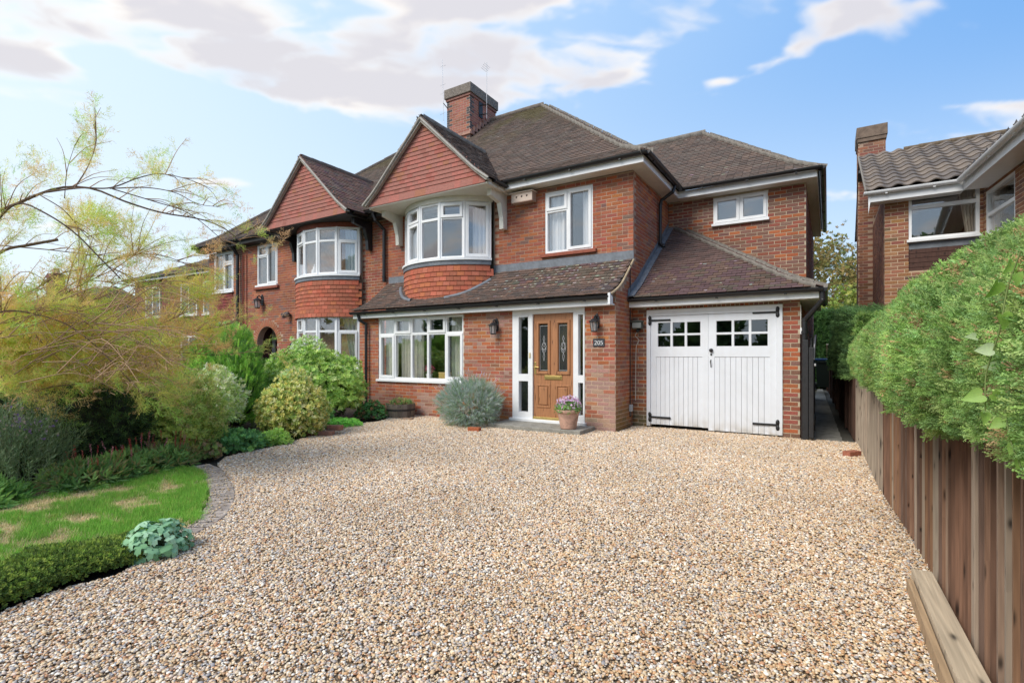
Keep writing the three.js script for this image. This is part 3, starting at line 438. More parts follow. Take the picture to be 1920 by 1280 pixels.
  downpipe(A, [[-2.86, 5.1, -11.35], [-2.9, 4.95, -11.3], [-3.14, 4.8, -11.28], [-3.17, 4.7, -11.28], [-3.17, 3.85, -11.28], [-3.08, 3.77, -11.24]]);
  downpipe(A, [[-.08, 2.4, -9.33], [-.08, 2.24, -9.33], [-.33, 1.94, -9.5], [-.34, 0, -9.5]], .042);
  // ---- chimney on the party wall ----
  const ch = part(A, 'chimney', box(-10.41, 7.6, -12.76, -9.53, 9.9, -14.16), MORT.chimney);
  const CB = [], mm = A; mm.bricks = [];
  const dk = (u, y, c) => c;
  const q1 = wall(A, { p: [-10.43, -12.74], d: [1, 0], out: rect(0, 7.8, .92, 9.55), kind: 'chimney', th: .02, name: 'chimney_face', sub: ch, stain: (u, y, c) => (u < .12 || u > .8) && R() < .75 ? [.10, .085, .085] : c }), q2 = wall(A, { p: [-9.51, -12.74], d: [0, -1], out: rect(0, 7.8, 1.44, 9.55), kind: 'chimney', th: .02, name: 'chimney_face', sub: ch, stain: (u, y, c) => (u < .12) && R() < .75 ? [.10, .085, .085] : c });
  inst(ch, 'chimney_bricks', brickPlain, M.brickGrain, A.bricks.map((b) => { b.w.updateMatrix(); return { m: b.w.matrix.clone().multiply(new THREE.Matrix4().compose(V(b.u, b.y, -.015), new THREE.Quaternion(), V(b.sx, b.sy, 1))), c: col(b.c) }; })); A.bricks = [];
  part(ch, 'chimney_cap', [rbox(-10.46, 9.5, -12.71, -9.48, 9.58, -14.2, .01)], std([.30, .14, .11], { map: grain })); part(ch, 'chimney_cap', [rbox(-10.5, 9.58, -12.67, -9.44, 9.88, -14.24, .015)], std([.29, .245, .205], { map: rep(blotch, 3), bumpMap: rep(rough, 3), bumpScale: .02 }));
  part(ch, 'flashing', [box(-10.47, 8.28, -12.69, -9.47, 8.36, -12.75), ...[0, 1, 2, 3, 4, 5].map((i) => box(-9.5, 8.28 + i * .14, -12.72 - i * .17, -9.45, 8.42 + i * .14, -12.9 - i * .17))], std([.45, .25, .19], { map: rep(blotch, 2) }));
  // ---- windows ----
  const c5 = []; const xs = [0, .53, 1.06, 1.56, 2.08, 2.58], ty = ['fc', 'cf', 'ff', 'cf', 'fc']; for (let i = 0; i < 5; i++) c5.push([xs[i], 1.06, xs[i + 1], 1.46, ty[i][0]], [xs[i], 0, xs[i + 1], 1.06, ty[i][1]]);
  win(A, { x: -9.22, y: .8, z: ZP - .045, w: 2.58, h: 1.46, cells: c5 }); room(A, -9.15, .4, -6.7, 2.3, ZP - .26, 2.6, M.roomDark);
  win(A, { x: -5.18, y: 3.545, z: ZM - .03, w: 1.1, h: 1.31, cells: [[0, 0, .53, .9, 'f'], [0, .9, .53, 1.31, 'c'], [.53, 0, 1.1, 1.31, 'c']], sill: false }); part(A, 'sill', rbox(-5.27, 3.465, ZM - .08, -3.99, 3.54, ZM + .07, .01), std([.34, .10, .06], { map: grain })); room(A, -5.2, 3.3, -4.05, 5.0, ZM - .26, 2.2);
  win(A, { x: -2.22, y: 4.335, z: ZE - .02, w: 1.105, h: .59, cells: [[0, 0, .55, .59, 'c'], [.55, 0, 1.105, .59, 'c']], edge: .04 }); room(A, -2.25, 4.2, -1.1, 4.96, ZE - .26, .5, std([.62, .62, .66]));
  // ---- front door and its frame ----
  const fr = part(A, 'door_frame', [box(-5.395, .12, ZP - .1, -5.25, 2.265, ZP + .01), box(-5.03, .12, ZP - .1, -4.93, 2.265, ZP + .01), box(-4.055, .12, ZP - .1, -3.955, 2.265, ZP + .01), box(-3.855, .12, ZP - .1, -3.825, 2.265, ZP + .01), box(-5.25, 2.13, ZP - .1, -5.03, 2.265, ZP + .008), box(-4.93, 2.175, ZP - .1, -4.055, 2.265, ZP + .008), box(-3.955, 2.13, ZP - .1, -3.855, 2.265, ZP + .008), box(-5.25, .86, ZP - .1, -5.03, 1.0, ZP + .008), box(-3.955, .86, ZP - .1, -3.855, 1.0, ZP + .008), box(-5.25, .12, ZP - .1, -5.03, .25, ZP + .008), box(-3.955, .12, ZP - .1, -3.855, .25, ZP + .008), rbox(-5.45, .06, ZP - .12, -3.79, .125, ZP + .06, .01)], M.white);
  for (const [a, b, c, d] of [[-5.25, .25, -5.03, .86], [-5.25, 1, -5.03, 2.13], [-3.955, .25, -3.855, .86], [-3.955, 1, -3.855, 2.13]]) part(fr, 'pane', new THREE.PlaneGeometry(b - b + c - a, d - b).translate((a + c) / 2, (b + d) / 2, ZP - .05), M.glass);
  part(fr, 'door_bell', rbox(-5.01, 1.32, ZP + .01, -4.97, 1.42, ZP + .025, .004), std([.6, .5, .3]));
  const gl = (x) => rect(x, 1.06, x + .19, 1.98), ol = rect(-4.925, .175, -4.06, 2.17), dz = ZP - .075;
  const door = part(A, 'front_door', [extrude(ol, .045, [gl(-4.80), gl(-4.38)], .002).translate(0, 0, dz)], M.oak);
  for (const x of [-4.80, -4.38]) {
    part(door, 'moulding', extrude(rect(x - .05, 1.01, x + .24, 2.03), .018, [rect(x - .012, 1.048, x + .202, 1.992)], .008).translate(0, 0, dz + .045), M.oak);
    part(door, 'panel', [extrude(rect(x - .05, .36, x + .24, .80), .010, [rect(x - .025, .385, x + .215, .775)], .006).translate(0, 0, dz + .046), extrude(rect(x + .01, .42, x + .18, .74), .012, [], .012).translate(0, 0, dz + .044)], M.oak);
    part(door, 'pane', new THREE.PlaneGeometry(.2, .93).translate(x + .095, 1.52, dz + .02), new THREE.MeshPhysicalMaterial({ color: col([.22, .24, .26]), transmission: .85, roughness: .12, thickness: 0, ior: 1.8 }));
    const lead = [], L = (a, b) => lead.push(bar(V(x + .095 + a[0], 1.5 + a[1], dz + .028), V(x + .095 + b[0], 1.5 + b[1], dz + .028), .0035, 5)), S = (p) => { for (let i = 1; i < p.length; i++) { L(p[i - 1], p[i]); L([-p[i - 1][0], p[i - 1][1]], [-p[i][0], p[i][1]]); } };
    S([[0, .25], [.018, .19], [0, .13], [.04, .09], [.012, .05], [.04, .0], [0, -.05]]); S([[0, .11], [.05, .05], [.05, .02], [0, -.02]]); S([[.05, .0], [.03, -.06], [0, -.08], [.02, -.15], [0, -.24]]); S([[.085, .45], [.085, -.43]]); S([[0, .44], [.085, .44]]); S([[0, -.42], [.085, -.42]]);
    part(door, 'leading', lead, std([.62, .63, .64], { roughness: .4, metalness: .3 }));
  }
  part(door, 'letter_box', [rbox(-4.68, .90, dz + .045, -4.30, .985, dz + .062, .006), rbox(-4.65, .918, dz + .06, -4.33, .967, dz + .07, .004)], M.brass);
  part(door, 'handle', [rbox(-4.905, 1.0, dz + .045, -4.865, 1.24, dz + .055, .005), bar(V(-4.885, 1.14, dz + .05), V(-4.885, 1.14, dz + .1), .01, 8), tube([V(-4.885, 1.14, dz + .1), V(-4.85, 1.143, dz + .1), V(-4.785, 1.135, dz + .098)], .01)], M.brass);
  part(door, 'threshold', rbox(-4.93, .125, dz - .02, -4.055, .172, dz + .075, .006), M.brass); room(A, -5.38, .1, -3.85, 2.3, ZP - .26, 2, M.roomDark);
  // ---- garage doors ----
  const x0 = -2.95, x1 = -.655, zf = ZG + .005, gf = part(A, 'garage_frame', [box(x0, .03, ZG - .09, x0 + .07, 2.225, zf + .02), box(x1 - .085, .03, ZG - .09, x1, 2.225, zf + .02), box(x0 + .07, 2.115, ZG - .09, x1 - .085, 2.225, zf + .018)], M.whitePaint);
  const leaf = (a, b, dy) => {
    const y0 = .055 + dy, y1 = 2.11, st = .13, gy0 = 1.53, gy1 = 1.985, cols = [a + st, b - (b > -1 ? .13 : .13)], gw = cols[1] - cols[0];
    const holes = []; for (let i = 0; i < 3; i++) for (let j = 0; j < 2; j++) holes.push([cols[0] + gw * i / 3 + (i ? .018 : 0), mix(gy0, gy1, j / 2) + (j ? .016 : 0), cols[0] + gw * (i + 1) / 3 - (i < 2 ? .018 : 0), mix(gy0, gy1, (j + 1) / 2) - (j ? 0 : .016)]);
    const d = part(A, 'garage_door', [extrude([[a, y0], [a + st * .75, y0], [a + st * .75, 1.345], [b - st * .75, 1.345], [b - st * .75, y0], [b, y0], [b, y1], [a, y1]], .045, holes.map((h) => rect(...h)), .003).translate(0, 0, zf - .05)], M.whitePaint);
    const n = 10; for (let i = 0; i < n; i++) { const u0 = mix(a + st * .75, b - st * .75, i / n), u1 = mix(a + st * .75, b - st * .75, (i + 1) / n); part(d, 'plank', rbox(u0 + .0018, y0, zf - .04, u1 - .0018, 1.342, zf - .012 + rr(-.001, .001), .004), M.whitePaint); }
    for (const h of holes) part(d, 'pane', new THREE.PlaneGeometry(h[2] - h[0], h[3] - h[1]).translate((h[0] + h[2]) / 2, (h[1] + h[3]) / 2, zf - .03), M.glass);
    return d;
  };
  const mid = -1.835, dl = leaf(x0 + .075, mid - .004, .01), dR = leaf(mid + .004, x1 - .09, -.03);
  const hinge = (d, x, y, s) => part(d, 'hinge', [rbox(x, y - .018, zf + .002, x + s * .36, y + .018, zf + .014, .004), new THREE.CylinderGeometry(.02, .02, .014, 10).rotateX(Math.PI / 2).translate(x + s * .36, y, zf + .008), ...[-1, 1].map((k) => new THREE.SphereGeometry(.04, 12, 8).scale(.75, 1.15, .35).translate(x - s * .01, y + k * .048, zf + .022)), rbox(x - s * .035, y - .06, zf + .008, x + s * .02, y + .06, zf + .024, .005)], M.iron);
  hinge(dl, x0 + .07, 2.03, 1); hinge(dl, x0 + .07, .2, 1); hinge(dR, x1 - .08, 2.1, -1); hinge(dR, x1 - .08, .2, -1);
  part(dR, 'handle', [new THREE.SphereGeometry(.032, 12, 8).translate(mid + .05, 1.46, zf + .03), new THREE.CylinderGeometry(.034, .034, .012, 14).rotateX(Math.PI / 2).translate(mid + .05, 1.46, zf + .004), new THREE.CylinderGeometry(.017, .017, .012, 10).rotateX(Math.PI / 2).translate(mid + .05, 1.385, zf + .004), tube([V(mid + .045, 1.29, zf), V(mid + .04, 1.26, zf + .03), V(mid + .05, 1.2, zf + .03), V(mid + .045, 1.16, zf)], .007)], M.iron);
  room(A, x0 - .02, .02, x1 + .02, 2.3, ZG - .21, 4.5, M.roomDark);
}
{ // ---- the adjoining house ----
  const H = B, D = ZM;
  const ac = -15.32 - XL, ah = .55, ay = 1.74;
  const archPts = (cx, r, y) => { const P = [[cx - r, .02]]; for (let i = 0; i <= 16; i++) { const a = Math.PI - Math.PI * i / 16; P.push([cx + r * Math.cos(a), y + r * Math.sin(a)]); } P.push([cx + r, .02]); return P; };
  const vo = []; for (let i = 0; i < 25; i++) { const a = Math.PI * (i + .5) / 25; vo.push([ac + (ah + .115) * Math.cos(a), ay + (ah + .115) * Math.sin(a), .215, BH, a, [.40, .125, .06]]); }
  wall(H, { p: [XL, D], d: [1, 0], out: rect(0, 0, XP - XL, EV), holes: [[-15.85 - XL, 3.62, -14.75 - XL, 4.93], archPts(ac, ah, ay)], kind: 'main', arch: { u: ac, y: ay, r: ah }, extra: vo, stain: (u, y, c) => { const k = .72 + .5 * sstep(-.4, .4, fbm(u * .8, y * 1.1, 4, 3)); return [c[0] * k, c[1] * k, c[2] * k]; } });
  H.bricks = H.bricks.filter((b) => !(Math.abs(b.u - (bayC[1] - XL)) < 1.27 && b.y > .9));
  wall(H, { p: [XLE, D - .02], d: [1, 0], out: rect(0, 0, XL - XLE, EV), holes: [[-18.5 - XLE, 1.2, -17.28 - XLE, 5.0].map((v, i) => i === 3 ? 4.95 : v)], kind: 'garage', headers: .1 });
  wall(H, { p: [XLE, -17], d: [0, 1], out: rect(0, 0, 7.3, EV), kind: 'garage' });
  part(H, 'wall', [box(XLE, 0, -18.6, XP, EV, -18.4), box(bayC[1] - 1.25, 0, -8.98, bayC[1] + 1.25, 1.0, ZM + .02)], MORT.main);
  layBricks(H, 300);
  slope(H, { o: [0, TE, -9.25], u: [1, 0], prof: mainProf, poly: [[-16.9, 0], [XP, 0], [XP, 4.6], [-12.49, 4.6]], moss });
  slope(H, { o: [0, TE - .01, -9.25], u: [1, 0], prof: mainProf, poly: [[-19.15, 0], [-16.9, 0], [-14.6, 2.3], [-16.85, 2.3]], moss });
  slope(H, { o: [-19.15, TE - .01, 0], u: [0, 1], prof: mainProf, poly: [[-17, 0], [-9.25, 0], [-11.55, 2.3], [-14.7, 2.3]] });
  bay(H, bayC[1], true);
  layTiles(H, 300);
  const rf = H.roofMesh.roof, hip = (x, z, sx, dm) => [0, .25, .55, 2, dm].filter((d) => d <= dm).map((d) => [x + sx * d, TE + hAt(mainProf, d) + .05, z - d]);
  ridge(H, rf, [[-14.8, TE + hAt(mainProf, 2.3) + .05, -11.55], ...hip(-17.1, -9.25, 1, 4.6).slice(3)].slice(1), ridgeM2); ridge(H, rf, [[-12.49, TE + 4.0, -13.85], [-10.45, TE + 4.0, -13.85]], ridgeM2, .9);
  ridge(H, rf, hip(-19.15, -9.25, 1, 2.3), ridgeM2); ridge(H, rf, [[-16.85, TE + hAt(mainProf, 2.3) + .05, -11.55], [-14.7, TE + hAt(mainProf, 2.3) + .05, -11.55]], ridgeM2);
  part(H, 'roof', (() => { const g = new THREE.BufferGeometry(), h = TE + hAt(mainProf, 2.3), a = [-17.1, TE, -9.25], b = [-12.49, TE + 3.94, -13.85], c = [-17.1, TE, -18.45], d = [-16.85, h, -11.55], e = [-14.8, h, -11.55], f = [-14.8, h, -16]; g.setAttribute('position', new THREE.Float32BufferAttribute([...a, ...b, ...c, ...d, ...e, ...f], 3)); g.computeVertexNormals(); return g; })(), ROOF);
  part(H, 'fascia', [box(-19.05, EV, -9.34, -13.95, EV + .14, -9.31), box(-10.4, EV, -9.34, XP + .35, EV + .14, -9.31)], M.dark); part(H, 'soffit', [box(-19.05, EV + .003, -9.33, -13.9, EV + .02, D), box(-10.4, EV + .003, -9.33, -9.55, EV + .02, D)], M.dark);
  gutter(H, [[-19.15, EV + .17, -9.25], [-13.98, EV + .17, -9.25]]); gutter(H, [[-10.28, EV + .14, -9.22], [-9.66, EV + .14, -9.22]]);
  downpipe(H, [[-10.05, EV + .08, -9.25], [-10.0, EV - .1, -9.3], [-9.96, EV - .3, -9.56], [-9.96, 3.3, -9.56]], .045);
  downpipe(H, [[-16.86, EV + .1, -9.3], [-16.86, EV - .1, -9.45], [-16.86, EV - .25, -9.56], [-16.86, 0, -9.56]], .05); part(H, 'downpipe', [bar(V(-16.62, .1, -9.6), V(-16.62, 4.7, -9.6), .022, 8), bar(V(-16.42, .1, -9.61), V(-16.42, 4.7, -9.61), .014, 8)], std([.2, .05, .035]), 0);
  win(H, { x: -15.85, y: 3.63, z: D - .03, w: 1.1, h: 1.3, cells: [[0, 0, .55, .92, 'f'], [0, .92, .55, 1.3, 'c'], [.55, 0, 1.1, 1.3, 'c']], sill: true }); part(H, 'sill', rbox(-15.95, 3.49, D - .08, -14.65, 3.575, D + .08, .01), std([.30, .09, .055], { map: grain })); room(H, -15.87, 3.3, -14.73, 5, D - .26, 2);
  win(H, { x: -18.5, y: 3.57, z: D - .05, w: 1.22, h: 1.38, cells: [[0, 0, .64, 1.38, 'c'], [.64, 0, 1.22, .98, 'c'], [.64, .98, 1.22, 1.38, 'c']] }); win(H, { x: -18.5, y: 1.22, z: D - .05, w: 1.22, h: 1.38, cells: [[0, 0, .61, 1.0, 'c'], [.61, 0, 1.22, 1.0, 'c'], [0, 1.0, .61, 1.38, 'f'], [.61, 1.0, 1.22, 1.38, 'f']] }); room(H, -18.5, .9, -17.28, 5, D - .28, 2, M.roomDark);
  const tp = part(H, 'tile_panel', box(-18.5, 2.58, D - .12, -17.28, 3.52, D - .04), std([.16, .04, .03])), tl = []; for (let j = 0; j < 9; j++) for (let i = 0; i < 7; i++) tl.push({ p: [-18.42 + i * .165 + (j % 2) * .08 - H.position.x, 2.64 + j * .105, D - .025 - H.position.z] }); hung(tp, 'wall_tile', tl.filter((t) => t.p[0] + H.position.x < -17.33), 'red');
  // the recess behind the arch with an inner window
  part(H, 'porch_recess', [box(-16.1, 0, D - 1.5, -14.5, 2.5, D - 1.55), box(-16.1, 0, D - .22, -16.05, 2.5, D - 1.5), box(-14.55, 0, D - .22, -14.5, 2.5, D - 1.5), box(-16.1, 2.45, D - .22, -14.5, 2.5, D - 1.5), box(-16.1, -.02, D - .22, -14.5, .06, D - 1.5)], std([.13, .06, .05], { map: grain }));
  win(H, { x: -16.03, y: .92, z: D - .66, rot: Math.PI / 2, w: .78, h: 1.5, cells: [[0, 0, .3, .48, 'f'], [.3, 0, .54, .48, 'f'], [.54, 0, .78, .48, 'f'], [0, .48, .3, .96, 'f'], [.3, .48, .54, .96, 'f'], [.54, .48, .78, .96, 'f'], [0, .96, .3, 1.5, 'f'], [.3, .96, .54, 1.5, 'f'], [.54, .96, .78, 1.5, 'f']], e: .012, edge: .09, depth: .06 });
}
// ================= the neighbour on the right =================
{
  const H = house('brick_house', 'brown brick house behind the conifer hedge with pantile roof and tall chimney breast', 2.6, -13.2);
  const zf = -13.2, xw = 2.55, xl = 1.0;
  wall(H, { p: [xl, zf], d: [1, 0], out: rect(0, .0, xw - xl, 4.85), holes: [[.4, 3.1, 1.5, 4.84]], kind: 'east', headers: 0 });
  wall(H, { p: [xl, -16.6], d: [0, 1], out: rect(0, 0, 3.37, 4.85), kind: 'eastdark', headers: 0 });
  const kx = .089, ky = .996, obox = (x, z, len, y0, y1, w) => new THREE.BoxGeometry(w, y1 - y0, len).translate(w / 2, (y0 + y1) / 2, len / 2).rotateY(Math.atan2(kx, ky)).translate(x, 0, z);
  wall(H, { p: [xw, zf], d: [kx, ky], out: rect(0, 0, 9.5, 4.85), holes: [[.12, 3.62, 1.42, 4.5]], kind: 'east', headers: 0 });
  const cb = part(H, 'chimney', box(.70, 0, -16.62, 1.25, 7.5, -17.5), MORT.eastdark);
  wall(H, { p: [.68, -16.6], d: [1, 0], out: [[0, 0], [.42, 0], [.42, 5.0], [.6, 5.0], [.6, 7.45], [.04, 7.45], [.0, 6.7]], kind: 'eastdark', headers: 0, th: .02, name: 'chimney_face' });
  wall(H, { p: [.68, -17.5], d: [0, 1], out: [[0, 0], [.9, 0], [.9, 7.45], [0, 7.45]], kind: 'east', headers: 0, th: .02, name: 'chimney_face' });
  part(cb, 'chimney_cap', [rbox(.66, 7.1, -16.56, 1.3, 7.2, -17.54, .01), rbox(.64, 7.2, -16.54, 1.32, 7.5, -17.56, .012)], std([.21, .15, .11], { map: rep(blotch, 2) }));
  part(cb, 'flashing', [box(.68, 6.38, -16.5, 1.6, 6.46, -16.58), box(.68, 6.2, -16.3, 1.35, 6.35, -16.59)], M.lead);
  H.hidden = (w) => w.y < 2.35;
  layBricks(H, 300);
  part(H, 'wall', [box(1.0, 0, -18, 8, 4.85, -17.8), box(2.75, 0, -4, 8, 4.85, -4.2)], MORT.east);
  // interlocking pantiles: rolls and courses
  const pm = [std([.20, .165, .14], { map: rep(blotch, 2.5), bumpMap: rep(rough, 3), bumpScale: .004 }), std([.165, .135, .115], { map: rep(blotch, 2.5) }), std([.24, .19, .15], { map: rep(blotch, 2.5) })];
  const ptG = (() => { const g = new THREE.PlaneGeometry(.31, .38, 12, 1), p = g.attributes.position; for (let i = 0; i < p.count; i++) p.setZ(i, .028 * Math.sin(p.getX(i) / .30 * 6.283 * 1) + (p.getY(i) < 0 ? .022 : -.008)); const lip = new THREE.PlaneGeometry(.31, .024, 12, 1), q = lip.attributes.position; for (let i = 0; i < q.count; i++) { const y = q.getY(i); q.setXYZ(i, q.getX(i), -.19, .028 * Math.sin(q.getX(i) / .30 * 6.283) + .022 + (y < 0 ? -.024 : 0)); } g.computeVertexNormals(); lip.computeVertexNormals(); return metres(merge([g, lip])); })();
  const e0 = V(.66, 4.78, -12.86), rise = 1.75, run = 3.15, ang = Math.atan2(rise, run), SL = Math.hypot(rise, run);
  const rfm = part(H, 'roof', [(() => { const g = new THREE.BufferGeometry(), a = [.66, 4.75, -12.86], b = [6, 4.75, -12.86], c = [6, 6.5, -16.01], d = [.66, 6.5, -16.01], f = [.66, 4.75, -18.3], h = [6, 4.75, -18.3]; g.setAttribute('position', new THREE.Float32BufferAttribute([...a, ...b, ...c, ...a, ...c, ...d, ...d, ...c, ...h, ...d, ...h, ...f], 3)); g.computeVertexNormals(); return g; })()], std([.1, .085, .075]));
  for (let j = 0; j < 11; j++) for (let i = 0; i < 14; i++) { const t = .19 + j * .325, x = .82 + i * .30; if (t > SL) continue; const zz = -12.86 - t * Math.cos(ang); if (x > 2.2 + (t * Math.cos(ang)) * 1.0 + .3) continue; const o = mesh(ptG, pick(pm), 'pantile', rfm); o.position.set(x - H.position.x, 4.79 + t * Math.sin(ang) + .02, zz - H.position.z); o.rotation.x = -Math.PI / 2 + ang; o.rotation.z = rr(-.008, .008); }
  // slope of the nearer wing, facing our side
  const sl2 = []; for (let j = 0; j < 8; j++) for (let i = 0; i < 24; i++) { const t = .19 + j * .325, z = -13.2 + i * .30; const x = 2.2 + t * Math.cos(ang); if (z < -12.9 - 0 && j > 0) continue; sl2.push([x, 4.79 + t * Math.sin(ang) + .02, z]); }
  for (const [x0, y, z] of sl2) { const x = x0 + (z + 12.86) * kx; const o = mesh(ptG, pick(pm), 'pantile', rfm); o.position.set(x - H.position.x, y, z - H.position.z); o.quaternion.setFromRotationMatrix(new THREE.Matrix4().makeBasis(V(-kx, 0, -ky), V(Math.cos(ang) * ky, Math.sin(ang), -Math.cos(ang) * kx), V(-Math.sin(ang) * ky, Math.cos(ang), Math.sin(ang) * kx))); }
  ridge(H, rfm, [[1.6, 6.56, -16.0], [6, 6.56, -16.0]], std([.2, .15, .10], { map: rep(blotch, 3) }), .9);
  part(H, 'fascia', [box(.72, 4.55, -12.93, 2.2, 4.75, -12.9), obox(2.2, -12.93, 8, 4.55, 4.75, .03), (() => { return extrude([[.70, 4.78], [.735, 4.78], [.735, 4.55], [.705, 4.32]], .04).translate(0, 0, -12.93); })()], M.white);
  part(H, 'soffit', [box(.72, 4.553, -12.92, 2.21, 4.57, zf), obox(2.22, -12.92, 8, 4.553, 4.57, .42)], M.white);
  part(H, 'verge', bar(V(.665, 4.8, -12.9), V(.665, 6.53, -16), .03, 6), ridgeM);
  gutter(H, [[.62, 4.75, -12.84], [2.14, 4.75, -12.84], [2.14 + 7.84 * kx, 4.75, -5]], M.white, .065);
  win(H, { x: 1.4, y: 3.74, z: zf - .04, w: 1.1, h: .98, cells: [[0, 0, 1.1, .66, 'f'], [0, .66, 1.1, .98, 'f']], e: .035 });
  part(H, 'wall_panel', [box(1.4, 3.55, zf - .1, 2.5, 3.69, zf - .03)], M.lead); part(H, 'wall_panel', Array.from({ length: 5 }, (_, i) => rbox(1.4, 3.08 + i * .095, zf - .1, 2.5, 3.17 + i * .095, zf - .03 + rr(-.003, .003), .006)), std([.10, .05, .04], { map: rep(woodT, 1) }));
  const o = win(H, { x: xw + .12 * kx, y: 3.62, z: zf + .12 * ky, rot: Math.atan2(-ky, kx), w: 1.3, h: .88, cells: [[0, 0, 1.3, .42, 'f'], [0, .42, 1.3, .88, 'f']], e: .03 }); o.position.x += .03;
  room(H, 1.3, 3.4, 2.6, 4.9, zf - .25, 2.6, std([.16, .13, .11])); part(H, 'room_lining', [box(3.9, 3.2, -13.1, 3.95, 4.8, -11), box(2.76, 3.2, -13.15, 3.9, 4.8, -13.1), box(2.76, 3.2, -11.05, 3.9, 4.8, -11), box(2.76, 4.75, -13.1, 3.9, 4.8, -11), box(2.76, 3.2, -13.1, 3.9, 3.25, -11)], M.room);
  for (const k of [A, B, H]) { delete k.bricks; delete k.tiles; delete k.lichen; delete k.roofs; delete k.roofMesh; }
}
curtain('striped tied-back curtain in the window above the conifer hedge', 2.2, -13.42, 2.47, -13.42, 3.76, 4.7, [.62, .56, .46], 4, { sweep: .45, right: true });
// ---------- houses farther along the road ----------
function farHouse(label, x, z, w, dp, hw, hr, wc, rc, rot, wins, o = {}) {
  const H = thing('brick_house', label, 'house', x, 0, z); H.rotation.y = rot; const g = (gs, n, m, p = H) => mesh(metres(merge(gs)), m, n, p);
  g([box(-w / 2, 0, -dp, w / 2, hw, 0)], 'wall', std(wc, { map: rep(grain, 1) }));
  const e = .35, P = [[-w / 2 - e, hw, e], [w / 2 + e, hw, e], [w / 2 + e, hw, -dp - e], [-w / 2 - e, hw, -dp - e]], i = o.hip ?? dp * .5, a = [-w / 2 + i, hw + hr, -dp / 2], b = [w / 2 - i, hw + hr, -dp / 2], T = [...P[0], ...P[1], ...b, ...P[0], ...b, ...a, ...P[1], ...P[2], ...b, ...P[2], ...P[3], ...a, ...P[2], ...a, ...b, ...P[3], ...P[0], ...a], q = new THREE.BufferGeometry(); q.setAttribute('position', new THREE.Float32BufferAttribute(T, 3)); q.computeVertexNormals();
  const rf = g([q], 'roof', std(rc, { map: rep(blotch, 1.5), bumpMap: rep(rough, 2), bumpScale: .03 })); const rows = []; for (let k = 1; k < 26; k++) { const t = k / 26; rows.push(box(mix(P[0][0], a[0], t), hw + hr * t - .01, mix(e, -dp / 2, t) - .03, mix(P[1][0], b[0], t), hw + hr * t + .03, mix(e, -dp / 2, t) + .02)); } g(rows, 'tile_courses', std(rc.map((v) => v * .85)), rf);
  g([box(-w / 2 - e, hw - .14, e - .03, w / 2 + e, hw + .02, e)], 'fascia', o.fascia || M.white); g([bar(V(-w / 2 - e, hw + .0, e + .06), V(w / 2 + e, hw + .0, e + .06), .05, 6)], 'gutter', M.black);
  for (const [x0, y0, x1, y1] of wins) { const f = mesh(metres(prep(extrude(rect(x0, y0, x1, y1), .08, [rect(x0 + .08, y0 + .08, (x0 + x1) / 2 - .04, y1 - .08), rect((x0 + x1) / 2 + .04, y0 + .08, x1 - .08, y1 - .08)]).translate(0, 0, .0))), M.white, 'window', H); mesh(new THREE.PlaneGeometry(x1 - x0 - .1, y1 - y0 - .1), std([.12, .13, .15], { roughness: .1 }), 'pane', f).position.set((x0 + x1) / 2, (y0 + y1) / 2, .03); mesh(metres(prep(box(x0 - .05, y0 - .06, 0, x1 + .05, y0, .12))), M.white, 'sill', f); }
  if (o.ch) { const [cx, cw, ct] = o.ch; const c = g([box(cx - cw / 2, hw, -dp / 2 - .4, cx + cw / 2, ct, -dp / 2 + .4), box(cx - cw / 2 - .06, ct - .35, -dp / 2 - .46, cx + cw / 2 + .06, ct - .15, -dp / 2 + .46)], 'chimney', std([.22, .1, .075], { map: rep(grain, 2) })); g([new THREE.CylinderGeometry(.12, .15, .45, 10).translate(cx - .2, ct + .2, -dp / 2), new THREE.CylinderGeometry(.12, .15, .45, 10).translate(cx + .2, ct + .2, -dp / 2)], 'chimney_pot', M.terracotta, c); }
  return H;
}
farHouse('red brick house with white casement window just past the arched-porch semi', -27.2, -12.5, 8.5, 8, 5.3, 2.1, [.24, .085, .06], [.13, .095, .08], .05, [[.3, 3.3, 1.7, 4.85], [2.2, 3.3, 3.4, 4.85], [-3, 3.3, -1.6, 4.85], [.3, .9, 1.7, 2.3]], { hip: 4 });
farHouse('low brown roofed house with chimney far off behind the feathery tamarisk', -46, -11, 11, 8, 3.6, 2.6, [.26, .13, .1], [.17, .115, .09], .12, [[-4, .9, -2, 2.2], [1, .9, 3, 2.2]], { ch: [-4, .9, 7.6], hip: 1.5 });
farHouse('distant pale roofed house at the left end of the road', -62, -5, 10, 8, 4.4, 2.6, [.30, .22, .18], [.20, .15, .125], .3, [[-3, 2.6, -1.4, 3.8], [1, 2.6, 2.6, 3.8]], { hip: 2 });

// ================= the ground =================
const ground = structure(mesh(metres(prep(new THREE.PlaneGeometry(700, 700).rotateX(-Math.PI / 2).translate(0, -.06, 0))), std([.085, .085, .045], { map: rep(blotch, .3) }), 'ground'), 'ground'); tag(ground, 'rough open ground spreading out around the gardens and houses', 'ground');
const drivePoly = [[-3.75, .0], [-3.76, .8], [-3.84, 1.12], [-3.78, 1.34], [-3.86, 1.5], [-4.1, 1.8], [-4.25, 1.95], [-4.22, 2.15], [-4.5, 2.45], [-4.75, 2.66], [-5.2, 2.9], [-5.6, 3.09], [-6.1, 3.28], [-6.55, 3.45], [-6.9, 3.75], [-7.0, 4.1], [-7.1, 4.8], [-7.5, 5.5], [-7.95, 6.1], [-8.0, 6.8], [-7.9, 7.4], [-8.05, 7.85], [-8.5, 8.1], [-9.0, 8.5], [-9.0, 8.7], [-3.2, 8.7], [-3.2, 9.62], [-.1, 9.62], [.45, 9.62], [.56, 6], [.64, 4.2], [.66, 1.5], [.66, .0]];
